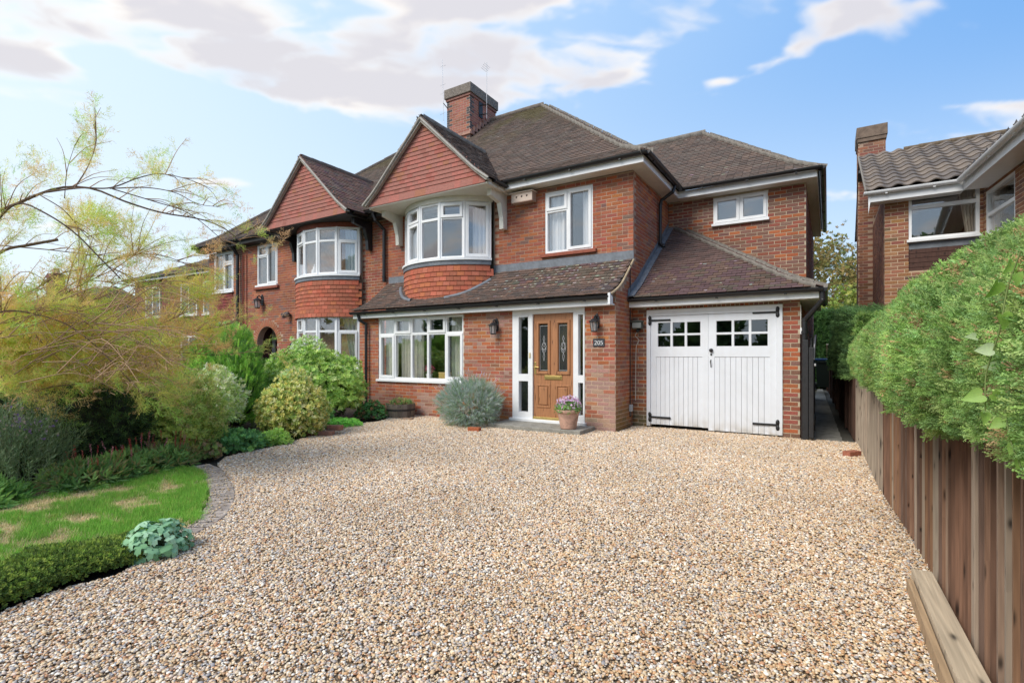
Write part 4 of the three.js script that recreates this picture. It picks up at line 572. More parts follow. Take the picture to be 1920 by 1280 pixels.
const dshape = (P, y) => { const s = new THREE.Shape(P.map(([x, d]) => new THREE.Vector2(x, d))); const g = new THREE.ShapeGeometry(s, 4), p = g.attributes.position; for (let i = 0; i < p.count; i++) p.setXYZ(i, p.getX(i), y, -p.getY(i)); const ix = g.index.array; for (let i = 0; i < ix.length; i += 3) { const t = ix[i]; ix[i] = ix[i + 1]; ix[i + 1] = t; } g.computeVertexNormals(); return metres(prep(g)); };
const gc = rng(77), gravelT = tex(512, (u, v) => { const q = .5 + .3 * wn(u, v, 90, 2) + .45 * (gc() - .5); return [q * 1.15, q * 1.0, q * .82]; });
const drive = thing('gravel_driveway', 'wide drive of pale brown pea gravel in front of the houses', 'driveway'); drive.userData.kind = 'structure';
mesh(dshape(drivePoly, -.005), new THREE.MeshStandardMaterial({ color: col([.62, .6, .58]), map: rep(gravelT, 1.5), roughness: .95 }), 'gravel_bed', drive);
{
  const pal = [[.68, .55, .38, 5], [.58, .41, .23, 4.6], [.52, .30, .14, 3.4], [.42, .20, .10, 1.5], [.44, .40, .37, 2.6], [.30, .30, .32, 1.7], [.80, .76, .68, 3], [.22, .15, .11, .8], [.62, .48, .38, 2.6]];
  const tot = pal.reduce((a, b) => a + b[3], 0), pt = () => { let x = R() * tot; for (const q of pal) if ((x -= q[3]) < 0) return q; return pal[0]; };
  const gs = [0, 1, 2].map((k) => { const g = new THREE.IcosahedronGeometry(1, 1), p = g.attributes.position; for (let i = 0; i < p.count; i++) { const x = p.getX(i), y = p.getY(i), z = p.getZ(i), f = 1 + .32 * N(x * 1.3 + k * 5, y * 1.3, z * 1.3); p.setXYZ(i, x * f * 1.0, y * f * (.40 + .07 * k), z * f * (.74 + .08 * k)); } g.computeVertexNormals(); const q = prep(g); q.computeVertexNormals(); const pp = q.attributes.position, nn = q.attributes.normal, v = V(0, 0, 0); for (let i = 0; i < pp.count; i++) { v.fromBufferAttribute(pp, i); v.y *= 2.6; v.normalize(); nn.setXYZ(i, v.x, v.y, v.z); } return q; });
  const lists = [[], [], []], e = new THREE.Euler();
  for (let x = -9.1; x < .68; x += .1) for (let d = .1; d < 9.7; d += .1) {
    const p = V(x, 0, -d), dp = depthOf(p); if (dp < 1.5 || !seen(p, 1.14)) continue;
    const per = (dp < 3.2 ? 92 : dp < 5 ? 68 : dp < 7 ? 44 : 30), sz = dp < 3.2 ? .0067 : dp < 5 ? .0076 : dp < 7 ? .0098 : .0115;
    for (let k = 0; k < per; k++) {
      const xx = x + R() * .1, dd = d + R() * .1; if (!inPoly(xx, dd, drivePoly)) continue; if (xx > -5.5 && xx < -3.75 && dd > 8.02) continue;
      const s = sz * rr(.65, 1.45) * (R() < .10 ? 1.45 : 1), c = pt(), w = 1 + .24 * fbm(xx * .8, dd * .8, 4, 4) + rr(-.14, .14), y = -.002 + R() * .009 + .012 * fbm(xx * .9, dd * .9, 2, 3);
      e.set(rr(-.38, .38), R() * 6.28, rr(-.38, .38)); const far = .02 + Math.min(1, dp / 9) * .36, av = [.57, .46, .335];
      lists[k % 3].push({ m: new THREE.Matrix4().compose(V(xx, y, -dd), qa.setFromEuler(e), V(s, s, s)), c: new THREE.Color().setRGB(mix(c[0], av[0], far) * w, mix(c[1], av[1], far) * w, mix(c[2], av[2], far) * w) });
    }
  }
  const gm = new THREE.MeshStandardMaterial({ color: col([1.12, 1.1, 1.08]), roughness: .62 }); lists.forEach((l, i) => inst(drive, 'pebbles', gs[i], gm, l));
  { const lv = []; for (let i = 0; i < 90; i++) { const x = rr(-7, .5), dd = rr(1, 9.5); if (!inPoly(x, dd, drivePoly)) continue; lv.push({ m: place(V(x, .018, -dd), V(rr(-1, 1), .15, rr(-1, 1)), rr(.6, 1.2)), c: col(pick([[.16, .09, .045], [.25, .14, .06], [.10, .065, .04]])) }); } inst(drive, 'fallen_leaves', leafG(.035, .02), std([1, 1, 1]), lv); }
  console.log('pebbles', lists.reduce((a, b) => a + b.length, 0));
}
tag(structure(mesh(dshape([[-60, -.5], [-3.75, -.5], ...drivePoly.slice(0, 25), [-9.0, 9.7], [-60, 9.7]], -.03), std([.055, .042, .03], { map: rep(blotch, 1.2), bumpMap: rep(rough, 2), bumpScale: .03 }), 'flower_bed'), 'soil'), 'dark bare soil of the planting bed under the shrubs', 'soil');
// lawn: turf and loose blades, worn straw patches
const lawnPoly = [[-5.7, .3], [-6.3, 1.4], [-6.46, 1.92], [-6.9, 2.75], [-6.6, 3.1], [-6.3, 3.12], [-5.8, 2.92], [-5.2, 2.62], [-4.72, 2.36], [-4.4, 2.16], [-4.35, 1.95], [-4.2, 1.75], [-4.1, 1.55], [-4.2, 1.2], [-4.1, .3]];
const straw = (x, d) => sstep(.0, .6, fbm(x * 2.2, d * 3.6, 6, 5) * 2.0 + .42 * Math.exp(-(((x + 5.75) / .8) ** 2 + ((d - 1.5) / .8) ** 2)) + .25 * Math.exp(-(((x + 5.8) / .6) ** 2 + ((d - 2.2) / .4) ** 2)) + .25 * Math.exp(-(((x + 4.9) / .5) ** 2 + ((d - 1.0) / .4) ** 2)) - .22);
{
  const lawn = thing('lawn', 'small curved front lawn with worn straw patches beside the gravel', 'lawn'); lawn.userData.kind = 'structure';
  mesh(dshape(lawnPoly, .012), std([.30, .29, .12], { map: rep(blotch, 2) }), 'turf', lawn);
  const gs = merge(Array.from({ length: 7 }, () => blade(rr(.025, .06), .005).rotateX(rr(.1, .7)).rotateY(R() * 6.28).translate(rr(-.02, .02), 0, rr(-.02, .02)))), l = [];
  for (let i = 0; i < 46000; i++) { const x = rr(-7, -4.05), d = rr(.5, 3.15); if (!inPoly(x + rr(-.05, .05), d + rr(-.05, .05), lawnPoly)) continue; const s = straw(x, d); if (R() < s * .45) continue; const k = rr(.75, 1.25) * (1 + .35 * fbm(x * 2, d * 2, 1, 2)); const c = R() < s * .95 ? [.72, .58, .33] : R() < .10 + s * .3 ? [.46, .46, .13] : [.25, .50, .07]; l.push({ m: new THREE.Matrix4().compose(V(x, .008, -d), qa.setFromAxisAngle(YU, R() * 6.28), V(1, rr(.45, 1.3) * (1 - .5 * s), 1)), c: col(c.map((v) => v * k)) }); }
  inst(lawn, 'grass', gs, leafM({ transmission: .3 }), l);
}
{ // the strip of flat brown setts between lawn and gravel
  const e = thing('path', 'curved strip of flat brown setts between lawn and gravel', 'path'); e.userData.kind = 'structure';
  const A0 = [[-6.62, 3.28], [-6.2, 3.2], [-5.7, 3.0], [-5.1, 2.74], [-4.66, 2.46], [-4.38, 2.22], [-4.24, 1.98]], m = [[.50, .42, .355], [.46, .38, .32], [.54, .45, .38], [.43, .36, .31]].map((c) => std(c, { map: rep(blotch, 3), bumpMap: rep(rough, 4), bumpScale: .006, roughness: .97 }));
  const c = new THREE.CatmullRomCurve3(A0.map(([x, d]) => V(x, 0, -d))), L = c.getLength(), n = Math.floor(L / .108);
  for (let i = 0; i < n; i++) { const p = c.getPointAt((i + .5) / n), t = c.getTangentAt((i + .5) / n), g = mesh(metres(prep(new RoundedBoxGeometry(.101, .05, .215, 1, .008)), i * .37), pick(m), 'paving_stone', e); g.position.set(p.x, -.012 + rr(-.003, .003), p.z); g.rotation.y = Math.atan2(-t.z, t.x) + rr(-.03, .03); }
}
{ // stray pebbles on the setts
  const l = [], e = new THREE.Euler(); for (let i = 0; i < 420; i++) { const t = R(), x = mix(-6.6, -4.2, t), d = mix(3.25, 2.05, t) + .28 * Math.sin(t * 3.1) + rr(-.16, .1), s = rr(.005, .011), k = rr(.6, 1.2); e.set(rr(-.5, .5), R() * 6, rr(-.5, .5)); l.push({ m: new THREE.Matrix4().compose(V(x, .018, -d), qa.setFromEuler(e), V(s, s, s)), c: col(pick([[.6, .48, .33], [.5, .35, .2], [.4, .36, .32]]).map((v) => v * k)) }); }
  const g = new THREE.IcosahedronGeometry(1, 1).scale(1, .55, .8); inst(drive, 'pebbles', metres(prep(g)), std([1, 1, 1]), l);
}
{ // slabs in the side passage
  const e = thing('passage_path', 'narrow grey slab path down the side passage by the black gate', 'path'); e.userData.kind = 'structure';
  mesh(metres(prep(box(-.42, -.05, -9.5, .45, -.035, -26))), std([.09, .085, .07]), 'bedding', e);
  const m = [[.30, .29, .255], [.265, .255, .225], [.33, .315, .275]].map((c) => std(c, { map: rep(blotch, 2), roughness: .95 }));
  let d = 9.62; let i = 0; while (d < 24) { const L = rr(.55, .62), sh = (d - 9.6) * .028; const g = mesh(metres(prep(rbox(-.38, -.04, -d, .19 - sh, .0, -d - L + .012, .006)), i * .3), pick(m), 'paving_slab', e); g.position.y = rr(-.003, .003); d += L; i++; }
}
// ================= fences, gate, hedges on the right =================
{
  const f = thing('fence', 'close-boarded timber fence running along the gravel under the conifer hedge', 'fence', .5, 0, -5.5);
  const tones = [[.34, .20, .14], [.38, .235, .165], [.27, .16, .115], [.43, .31, .24], [.24, .165, .135], [.37, .22, .135], [.21, .125, .09]], ms = tones.map((c) => std(c, { map: rep(woodT, 1.7, .8), roughness: .92, bumpMap: rep(woodT, 1.7, .8), bumpScale: .006 })), gm = [[.46, .395, .33], [.40, .34, .285], [.50, .43, .36]].map((c) => std(c, { map: rep(woodT, 1.2, .6), roughness: .95 }));
  const fx = (d) => mix(.622, .405, sstep(1, 9.7, d)) + .012 * Math.sin(d * 1.7);
  let d = .75, i = 0; while (d < 9.66) {
    const w = d > 7.0 ? .125 : rr(.068, .10), grey = d > 6.2 || R() < .1, g = metres(prep(extrude([[0, 0], [w + .012, 0], [w + .012, .006], [0, .026]], 1.24 + rr(-.012, .012)).rotateX(-Math.PI / 2)), i * .29, i * .13);
    const o = mesh(g, grey ? pick(gm) : pick(ms), 'board', f), x = fx(d); o.position.set(x - f.position.x, .015 + rr(-.006, .006), -d - f.position.z); o.rotation.y = Math.PI / 2 + (fx(d + .1) - fx(d)) / .1 * -1 + rr(-.012, .012); o.rotation.z = rr(-.004, .004); d += w; i++;
  }
  for (const [a, wd] of [[4.62, .05], [3.05, .06], [6.45, .05], [8.05, .05]]) part(f, 'post', rbox(fx(a) - .028, 0, -a - wd / 2, fx(a) + .0, 1.26, -a + wd / 2, .004), std([.52, .42, .34], { map: rep(woodT, 2, .6) }));
  part(f, 'post', rbox(.36, 0, -9.72, .47, 1.22, -9.62, .008), gm[1]); part(f, 'rail', [box(.62, .25, -.8, .68, .33, -9.6), box(.62, .95, -.8, .68, 1.03, -9.6)], ms[0]);
  const f2 = thing('fence', 'dark stained fence along the narrow paved side passage', 'fence', .3, 0, -16);
  const dm = [[.13, .068, .046], [.11, .056, .04], [.15, .078, .052]].map((c) => std(c, { map: rep(woodT, 1.5, .6) })), x2 = (q) => mix(.36, -.02, (q - 9.7) / 13);
  d = 9.75; while (d < 22.6) { const o = mesh(metres(prep(rbox(-.01, 0, -.062, .01, 1.42 + rr(-.02, .02) + (d - 9.7) * .012, .062, .003))), pick(dm), 'board', f2); o.position.set(x2(d) - f2.position.x + rr(-.004, .004), 0, -d - f2.position.z); d += .127; }
  for (const q of [11.5, 13.4, 15.3, 17.2, 19.1, 22.6]) { const p = part(f2, 'post', rbox(x2(q) - .05, 0, -q - .05, x2(q) + .04, 1.6 + (q - 9.7) * .012, -q + .05, .008), dm[1]); part(p, 'post_cap', rbox(x2(q) - .06, 1.6 + (q - 9.7) * .012, -q - .06, x2(q) + .05, 1.63 + (q - 9.7) * .012, -q + .06, .008), std([.45, .42, .38])); }
}
{ // tall black gate, open against the garage side
  const g = thing('side_gate', 'weathered black timber side gate standing open beside the garage pier', 'gate', -.27, 0, -9.9), bm = std([.022, .022, .024], { map: rep(blotch, 4), roughness: .55 }), c = rng(3);
  part(g, 'post', rbox(-.36, 0, -9.45, -.275, 1.62, -9.53, .01), bm); part(g, 'stile', [rbox(-.27, .05, -9.40, -.20, 1.5, -9.47, .01)], bm);
  for (let i = 0; i < 7; i++) part(g, 'board', rbox(-.26, .06, -9.475 - i * .12, -.225, 1.5 + .17 * Math.sin((i + .5) / 7 * Math.PI), -9.585 - i * .12, .006), bm); part(g, 'stile', rbox(-.27, .05, -10.32, -.20, 1.5, -10.39, .01), bm);
  part(g, 'rail', [rbox(-.225, .25, -9.45, -.19, .35, -10.38, .006), rbox(-.225, 1.15, -9.45, -.19, 1.25, -10.38, .006)], bm);
  part(g, 'hoop', tube([V(-.2, 1.3, -9.42), V(-.19, 1.55, -9.46), V(-.185, 1.68, -9.7), V(-.185, 1.7, -9.9), V(-.185, 1.62, -10.3)], .018, 8, 30), std([.12, .12, .13], { roughness: .35, metalness: .4 }));
  part(g, 'latch', [rbox(-.195, 1.2, -9.4, -.17, 1.24, -9.5, .004)], std([.5, .5, .5], { metalness: .5, roughness: .4 }));
}
const hedgeC = [[.135, .22, .06], [.175, .265, .075], [.10, .175, .045], [.21, .28, .095], [.145, .235, .085]];
const brownC = [.25, .17, .09];
{
  const h = thing('hedge', 'clipped bright green conifer hedge bulging over the timber fence', 'hedge', .8, 0, -5.5);
  const big = spray(.10, .0058, 8), l = [];
  const top = (d) => 1.99 + .06 * Math.sin(d * 1.1) + .05 * N(d * .8, 1) + .12 * sstep(5, 8.5, d) - .06 * sstep(9.0, 9.8, d);
  const face = (d, y) => .385 + .06 * sstep(1.35, 1.05, y) + .035 * Math.sin(d * 2.3 + y * 2) + .05 * N(d * 1.8, y * 2.2, 5) + .62 * Math.pow(Math.max(0, (y - 1.36) / .68), 2);
  const put = (p, n, br) => { const w = V(n.x + rr(-.75, .55), n.y + rr(-.2, 1.0), n.z + rr(-.75, .75)), d = depthOf(p); if (d < .35) return; const k = br ? brownC : null, s = rr(.65, 1.2) * (d < 2.2 ? .72 : 1); l.push({ m: place(p, w, s), c: (k ? tint([k], .3) : tint(hedgeC, .26)).multiplyScalar(1 + .5 * fbm(p.z * 2.4, p.y * 3.2, p.x * 2, 3)) }); };
  for (let i = 0; i < 44000; i++) { // the face that looks on to the drive
    const d = mix(1.25, 9.75, Math.pow(R(), 1.25)), t = top(d), y0 = 1.13 + .06 * sstep(3.2, 1.5, d) + .07 * N(d * 2.1, 3, 1) + .05 * N(d * 6, 1, 1), y = mix(y0 - .05, t, R()); const dep = Math.pow(R(), 2) * .16, x = face(d, y) + dep; const p = V(x, y, -d);
    if (fbm(d * 4.5, y * 4.5, 1, 3) < -.17 + dep * .9) continue; const sl = Math.max(0, (y - 1.4) / .75); put(p, V(-1 + sl * .7, sl * .9 - (y < 1.25 ? .5 : 0), 0), R() < .05 + .10 * sstep(.1, .4, N(d * 2.2, y * 2.6, 8)));
  }
  for (let i = 0; i < 11000; i++) { const d = mix(.9, 9.75, R()), x = rr(.8, 1.4), p = V(x, top(d) - .06 + .05 * N(x * 4, d * 3, 2) + rr(-.06, .05), -d); put(p, V(-.2, 1, 0), R() < .04); }
  for (let i = 0; i < 3600; i++) { const x = rr(.4, 1.3), y = mix(1.1, top(9.75), R()), p = V(x, y, -9.75 - .08 * N(x * 3, y * 3, 4) + (x < .45 ? .1 : 0)); put(p, V(-.3, .2, 1.0), false); p.z = -9.82 - R() * .1; put(p, V(-.3, .2, -1), false); }
  for (let i = 0; i < 2600; i++) { const d = mix(1.4, 9.6, R()), x = face(d, 1.2) + rr(.0, .35), p = V(Math.min(x, .62), 1.19 + .06 * N(d * 3, 2) + rr(-.04, .1), -d); put(p, V(-.7, -.15, 0), R() < .3); }
  const off = (l, o) => { for (const q of l) { q.m.elements[12] -= o.x; q.m.elements[13] -= o.y; q.m.elements[14] -= o.z; } return l; };
  inst(h, 'foliage', big, leafM({ roughness: .7, transmission: .22 }), off(l, h.position));
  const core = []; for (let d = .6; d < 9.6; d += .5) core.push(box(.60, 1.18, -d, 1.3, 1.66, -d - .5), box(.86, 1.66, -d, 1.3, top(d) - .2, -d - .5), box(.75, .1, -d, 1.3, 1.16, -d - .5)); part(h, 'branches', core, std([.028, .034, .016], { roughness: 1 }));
  console.log('hedge', l.length);
  const v = thing('bindweed_vine', 'pale green bindweed leaves hanging over the near end of the conifer hedge', 'vine', .5, 1.2, -1.9), vm = [[.34, .55, .12], [.40, .62, .16], [.55, .68, .40]].map((c) => leafM({ color: col(c), roughness: .5 }));
  const heart = (L) => { const s = new THREE.Shape(); s.moveTo(0, 0); s.bezierCurveTo(.25 * L, -.28 * L, .62 * L, -.05 * L, .42 * L, .38 * L); s.quadraticCurveTo(.25 * L, .7 * L, 0, L); s.quadraticCurveTo(-.25 * L, .7 * L, -.42 * L, .38 * L); s.bezierCurveTo(-.62 * L, -.05 * L, -.25 * L, -.28 * L, 0, 0); const g = new THREE.ShapeGeometry(s, 8), p = g.attributes.position; for (let i = 0; i < p.count; i++) p.setZ(i, Math.abs(p.getX(i)) * .35 - (p.getY(i) ** 2) / L * .35); g.computeVertexNormals(); return g; };
  for (const [x, y, dp, L, rz, k] of [[1898, 492, 1.12, .055, 2.6, 1], [1872, 530, 1.15, .075, 2.7, 0], [1880, 590, 1.12, .065, 3.4, 0], [1862, 655, 1.16, .06, 1.6, 2], [1868, 688, 1.2, .05, 1.5, 2], [1842, 740, 1.18, .07, 1.9, 1], [1862, 738, 1.22, .06, 4.2, 0], [1846, 775, 1.2, .05, 3.0, 1], [1880, 790, 1.15, .05, 2.2, 1], [1898, 815, 1.1, .045, 3.3, 1], [1900, 835, 1.1, .04, 2.8, 1], [1912, 862, 1.08, .04, 3.0, 1], [1905, 515, 1.1, .05, 3.4, 1], [1830, 632, 1.3, .045, 1.4, 2]]) { const p = at(x, y, dp * .93), o = mesh(heart(L * .5), vm[k], 'leaf', v); o.position.copy(p).sub(v.position); o.rotation.set(rr(-.5, .1), YAW - .2 + rr(-.7, .5), rz, 'YXZ'); }
  part(v, 'stem', [tube([at(1915, 470, 1.02), at(1890, 540, 1.05), at(1875, 620, 1.06), at(1850, 700, 1.1), at(1848, 770, 1.1)], .0016, 5), tube([at(1885, 770, 1.06), at(1897, 830, 1.02), at(1915, 875, 1.0)], .0014, 5)], std([.2, .26, .08]));
}
{
  const h = thing('hedge', 'dark shaded conifer hedge closing the far end of the side passage', 'hedge', -.2, 0, -24), g = spray(.22, .016, 6), l = [];
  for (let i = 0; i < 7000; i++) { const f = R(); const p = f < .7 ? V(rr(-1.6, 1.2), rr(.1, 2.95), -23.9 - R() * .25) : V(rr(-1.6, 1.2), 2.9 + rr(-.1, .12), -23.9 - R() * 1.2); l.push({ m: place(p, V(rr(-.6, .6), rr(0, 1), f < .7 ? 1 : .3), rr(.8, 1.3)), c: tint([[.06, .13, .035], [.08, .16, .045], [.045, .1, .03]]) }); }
  for (const q of l) { q.m.elements[12] += .2; q.m.elements[14] += 24; }
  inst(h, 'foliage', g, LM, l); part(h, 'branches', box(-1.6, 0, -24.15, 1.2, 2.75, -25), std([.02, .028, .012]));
  const k = thing('hedge', 'low dark hedge rising behind the stained passage fence', 'hedge', .8, 0, -15), l2 = [];
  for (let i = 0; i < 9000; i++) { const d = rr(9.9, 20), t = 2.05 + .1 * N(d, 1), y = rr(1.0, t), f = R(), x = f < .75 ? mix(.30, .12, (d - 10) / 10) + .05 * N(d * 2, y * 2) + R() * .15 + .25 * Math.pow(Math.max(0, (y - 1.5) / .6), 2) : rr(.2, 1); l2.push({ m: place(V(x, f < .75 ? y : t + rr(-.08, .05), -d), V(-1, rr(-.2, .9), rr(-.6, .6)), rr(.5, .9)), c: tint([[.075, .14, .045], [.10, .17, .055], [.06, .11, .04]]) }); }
  for (const q of l2) { q.m.elements[12] -= .8; q.m.elements[14] += 15; }
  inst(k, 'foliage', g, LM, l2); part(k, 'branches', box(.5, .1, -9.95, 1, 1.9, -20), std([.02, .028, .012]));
}
// ================= curtains and things behind the glass =================
const pale = [.76, .78, .68], whiteC = [.84, .85, .86], bluish = [.70, .78, .82];
curtain('pale net curtain hanging in the leftmost light of the ground floor window', -9.12, -8.86, -8.72, -8.86, .9, 2.24, pale, 3);
curtain('pale curtain in the second light of the ground floor window beside the oak door', -8.68, -8.9, -8.0, -8.92, .84, 2.24, [.78, .76, .67], 6);
curtain('pale curtain in the rightmost light of the ground floor window', -7.1, -8.88, -6.7, -8.86, .84, 2.24, pale, 4);
curtain('white curtain in the right-hand light of the upper bow window under the white soffit', -6.92, -9.38, -6.58, -9.62, 3.62, 4.74, whiteC, 4);
curtain('white curtain swept aside at the left of the upper bow window under white soffit', -8.98, -9.45, -8.3, -9.13, 3.6, 4.72, whiteC, 5, { sweep: .35, right: false });
curtain('white net curtain behind the left half of the window over the oak door', -5.16, -9.82, -4.78, -9.82, 3.56, 4.8, whiteC, 3);
curtain('white net curtain behind the right half of the window over the oak door', -4.36, -9.82, -4.1, -9.82, 3.56, 4.8, whiteC, 3);
curtain('light blue curtain in the upper bow window under the dark gable', -11.22, -9.36, -10.86, -9.6, 3.62, 4.78, bluish, 5);
curtain('grey curtain swept to the right in the lower bow window behind the leafy shrub', -11.32, -9.32, -10.86, -9.6, 1.05, 2.4, [.55, .57, .58], 5, { sweep: .5, right: true });
{
  const p = thing('flower_pot', 'white pot of pink flowers on the ground floor window sill', 'flower pot', -7.85, .8, -8.95); part(p, 'pot', new THREE.LatheGeometry([[0, 0], [.06, 0], [.085, .13], [.08, .14], [.06, .12]].map((q) => new THREE.Vector2(...q)), 14).translate(-7.85, .8, -8.95), M.white);
  crown(p, { c: [0, .26, 0], r: [.11, .1, .08], n: 70, g: cluster(4, .03, .022, .6, 1.3), cols: [[.55, .05, .22], [.62, .12, .3]], low: -.9, name: 'flowers' }); crown(p, { c: [0, .17, 0], r: [.09, .06, .07], n: 40, g: leafG(.06, .02), cols: [[.06, .13, .04]], low: -.9, name: 'leaves' });
  const b = thing('box', 'small yellow box on the ground floor window sill beside the pink flowers', 'box', -7.35, .8, -8.95); part(b, 'carton', rbox(-7.5, .8, -9, -7.22, .97, -8.86, .005), std([.62, .45, .14])); part(b, 'lid', rbox(-7.505, .955, -9.005, -7.215, .985, -8.855, .005), std([.66, .5, .2]));
  const t = thing('heart_ornament', 'pale wicker heart hanging in the upper bow window under the dark gable', 'ornament', -12.7, 4.35, -9.15), hp = [], hp2 = []; for (let i = 0; i <= 30; i++) { const a = i / 30 * 6.283, x = .0085 * 16 * Math.sin(a) ** 3, y = .0085 * (13 * Math.cos(a) - 5 * Math.cos(2 * a) - 2 * Math.cos(3 * a) - Math.cos(4 * a)); hp.push(V(-12.7 + x * .8, 4.33 + y, -9.15)); } part(t, 'frame', tube(hp, .014, 6, 60), std([.62, .5, .36])); part(t, 'cord', bar(V(-12.7, 4.4, -9.15), V(-12.7, 4.75, -9.15), .004, 5), std([.6, .55, .45]));
  const v = thing('bottle', 'white bottle on the sill of the upper bow window under the dark gable', 'bottle', -12.2, 3.58, -9.1); part(v, 'body', new THREE.LatheGeometry([[0, 0], [.085, 0], [.09, .03], [.085, .16], [.05, .2], [.045, .26], [0, .26]].map((q) => new THREE.Vector2(...q)), 16).translate(-12.2, 3.58, -9.1), M.white); part(v, 'stopper', new THREE.CylinderGeometry(.02, .02, .09, 8).translate(-12.2, 3.87, -9.1), M.white);
}
// ================= wall lamps, signs, boxes =================
function lantern(label, x, y, z, s = 1, group) {
  const t = thing('wall_lamp', label, 'wall lamp', x, y, z, group), m = std([.045, .045, .05], { roughness: .45, metalness: .4 }), g = (n, l, mm = m) => mesh(metres(merge(l)).scale(s, s, s), mm, n, t);
  g('back_plate', [rbox(-.05, -.01, .0, .05, .21, .02, .01), new THREE.SphereGeometry(.03, 10, 8).scale(1, 1.3, .6).translate(0, .225, .015)]); g('arm', [tube([V(0, .14, .01), V(0, .2, .05), V(0, .22, .1), V(0, .17, .13)], .011), tube([V(0, .03, .01), V(0, .07, .06), V(0, .12, .085)], .008)]);
  g('cap', [new THREE.ConeGeometry(.10, .07, 6).translate(0, .15, .13), new THREE.CylinderGeometry(.105, .105, .018, 6).translate(0, .11, .13), new THREE.SphereGeometry(.016, 8, 6).translate(0, .195, .13)]);
  g('glass', [new THREE.CylinderGeometry(.078, .055, .17, 6, 1, true).translate(0, .02, .13)], new THREE.MeshPhysicalMaterial({ color: col([.75, .77, .78]), transmission: .7, roughness: .25, thickness: 0 }));
  const b = []; for (let i = 0; i < 6; i++) { const a = i * Math.PI / 3; b.push(bar(V(Math.sin(a) * .056, -.065, .13 + Math.cos(a) * .056), V(Math.sin(a) * .08, .105, .13 + Math.cos(a) * .08), .006, 5)); } g('cage', [...b, new THREE.CylinderGeometry(.062, .05, .02, 6).translate(0, -.07, .13)]); return t;
}
lantern('black coach lantern on the brick wall between the ground floor window and oak door', -5.78, 1.87, ZP + .002);
lantern('black coach lantern on the brick wall above the 205 number plate', -3.58, 1.87, ZP + .002);
{ const n = lantern('black coach lantern on the brickwork above the arched porch', -15.55, 2.98, ZM + .002, 1.35); }
{
  const t = thing('house_number', 'grey slate number plate reading 205 to the right of the front door', 'sign', -3.545, 1.6, ZP), font = await new FontLoader().loadAsync('fonts/droid/droid_sans_regular.typeface.json');
  part(t, 'slate', rbox(-3.655, 1.53, ZP + .001, -3.435, 1.675, ZP + .018, .004), std([.05, .055, .065], { roughness: .6, map: rep(blotch, 4) }));
  const g = new TextGeometry('205', { font, size: .074, depth: .004, curveSegments: 5 }); g.computeBoundingBox(); const w = g.boundingBox.max.x; g.translate(-3.545 - w / 2, 1.563, ZP + .0185); part(t, 'digits', g, std([.8, .8, .8]));
  const f = thing('floodlight', 'dark green box floodlight on the brick pier beside the white garage doors', 'floodlight', -3.08, 1.93, ZG); part(f, 'housing', [rbox(-3.2, 1.88, ZG + .06, -3.0, 2.02, ZG + .17, .012), rbox(-3.21, 2.0, ZG + .05, -2.99, 2.035, ZG + .19, .008)], std([.05, .06, .05], { roughness: .6 })); part(f, 'lens', rbox(-3.185, 1.89, ZG + .165, -3.015, 1.99, ZG + .176, .004), std([.3, .32, .3], { roughness: .2 })); part(f, 'bracket', [rbox(-3.13, 1.85, ZG, -3.07, 1.98, ZG + .07, .005), new THREE.SphereGeometry(.035, 10, 8).translate(-3.1, 1.84, ZG + .1)], M.black); part(f, 'cable', tube([V(-3.12, 1.84, ZG + .03), V(-3.18, 1.75, ZG + .012), V(-3.1, 1.66, ZG + .012), V(-3.16, 1.5, ZG + .012), V(-3.17, .5, ZG + .012)], .006), M.cream);
  const n = thing('nest_box', 'cream wooden bird nest box with three holes under the eaves', 'nest box', -5.66, 4.78, ZM); part(n, 'box', extrude(rect(-5.92, 4.72, -5.40, 4.90), .02, [-5.79, -5.66, -5.53].map((x) => Array.from({ length: 12 }, (_, i) => [x + .022 * Math.cos(i / 12 * 6.283), 4.82 + .022 * Math.sin(i / 12 * 6.283)]))).translate(0, 0, ZM + .17), std([.62, .50, .42])); part(n, 'side', [box(-5.92, 4.72, ZM + .002, -5.90, 4.9, ZM + .17), box(-5.42, 4.72, ZM + .002, -5.40, 4.9, ZM + .17), box(-5.92, 4.70, ZM + .002, -5.40, 4.72, ZM + .19)], std([.42, .30, .24])); part(n, 'roof', rbox(-5.95, 4.9, ZM + .002, -5.37, 4.925, ZM + .22, .006), std([.60, .5, .42])); part(n, 'back', box(-5.9, 4.72, ZM + .01, -5.42, 4.9, ZM + .03), M.dark);
  const c = thing('security_light', 'small grey spotlight on the wall between arched porch and bow window', 'spotlight', -14.1, 2.62, ZM); part(c, 'head', [bar(V(-14.1, 2.62, ZM + .1), V(-14.16, 2.56, ZM + .24), .09, 12, .075), new THREE.SphereGeometry(.088, 12, 8).translate(-14.1, 2.62, ZM + .1)], std([.07, .07, .08], { roughness: .4 })); part(c, 'mount', bar(V(-14.06, 2.6, ZM), V(-14.1, 2.62, ZM + .1), .03), M.black);
  const pl = thing('wall_plaque', 'round white plaque with dark rim on the wall beside the bow window', 'plaque', -13.93, 1.62, ZM); part(pl, 'rim', new THREE.TorusGeometry(.15, .022, 8, 28).translate(-13.93, 1.62, ZM + .015), std([.03, .04, .08])); part(pl, 'disc', new THREE.CylinderGeometry(.15, .15, .015, 28).rotateX(Math.PI / 2).translate(-13.93, 1.62, ZM + .012), std([.6, .61, .62])); part(pl, 'motif', [new THREE.TorusGeometry(.07, .012, 6, 20, Math.PI).translate(-13.93, 1.62, ZM + .021), box(-14.0, 1.565, ZM + .018, -13.86, 1.59, ZM + .024)], std([.2, .22, .26]));
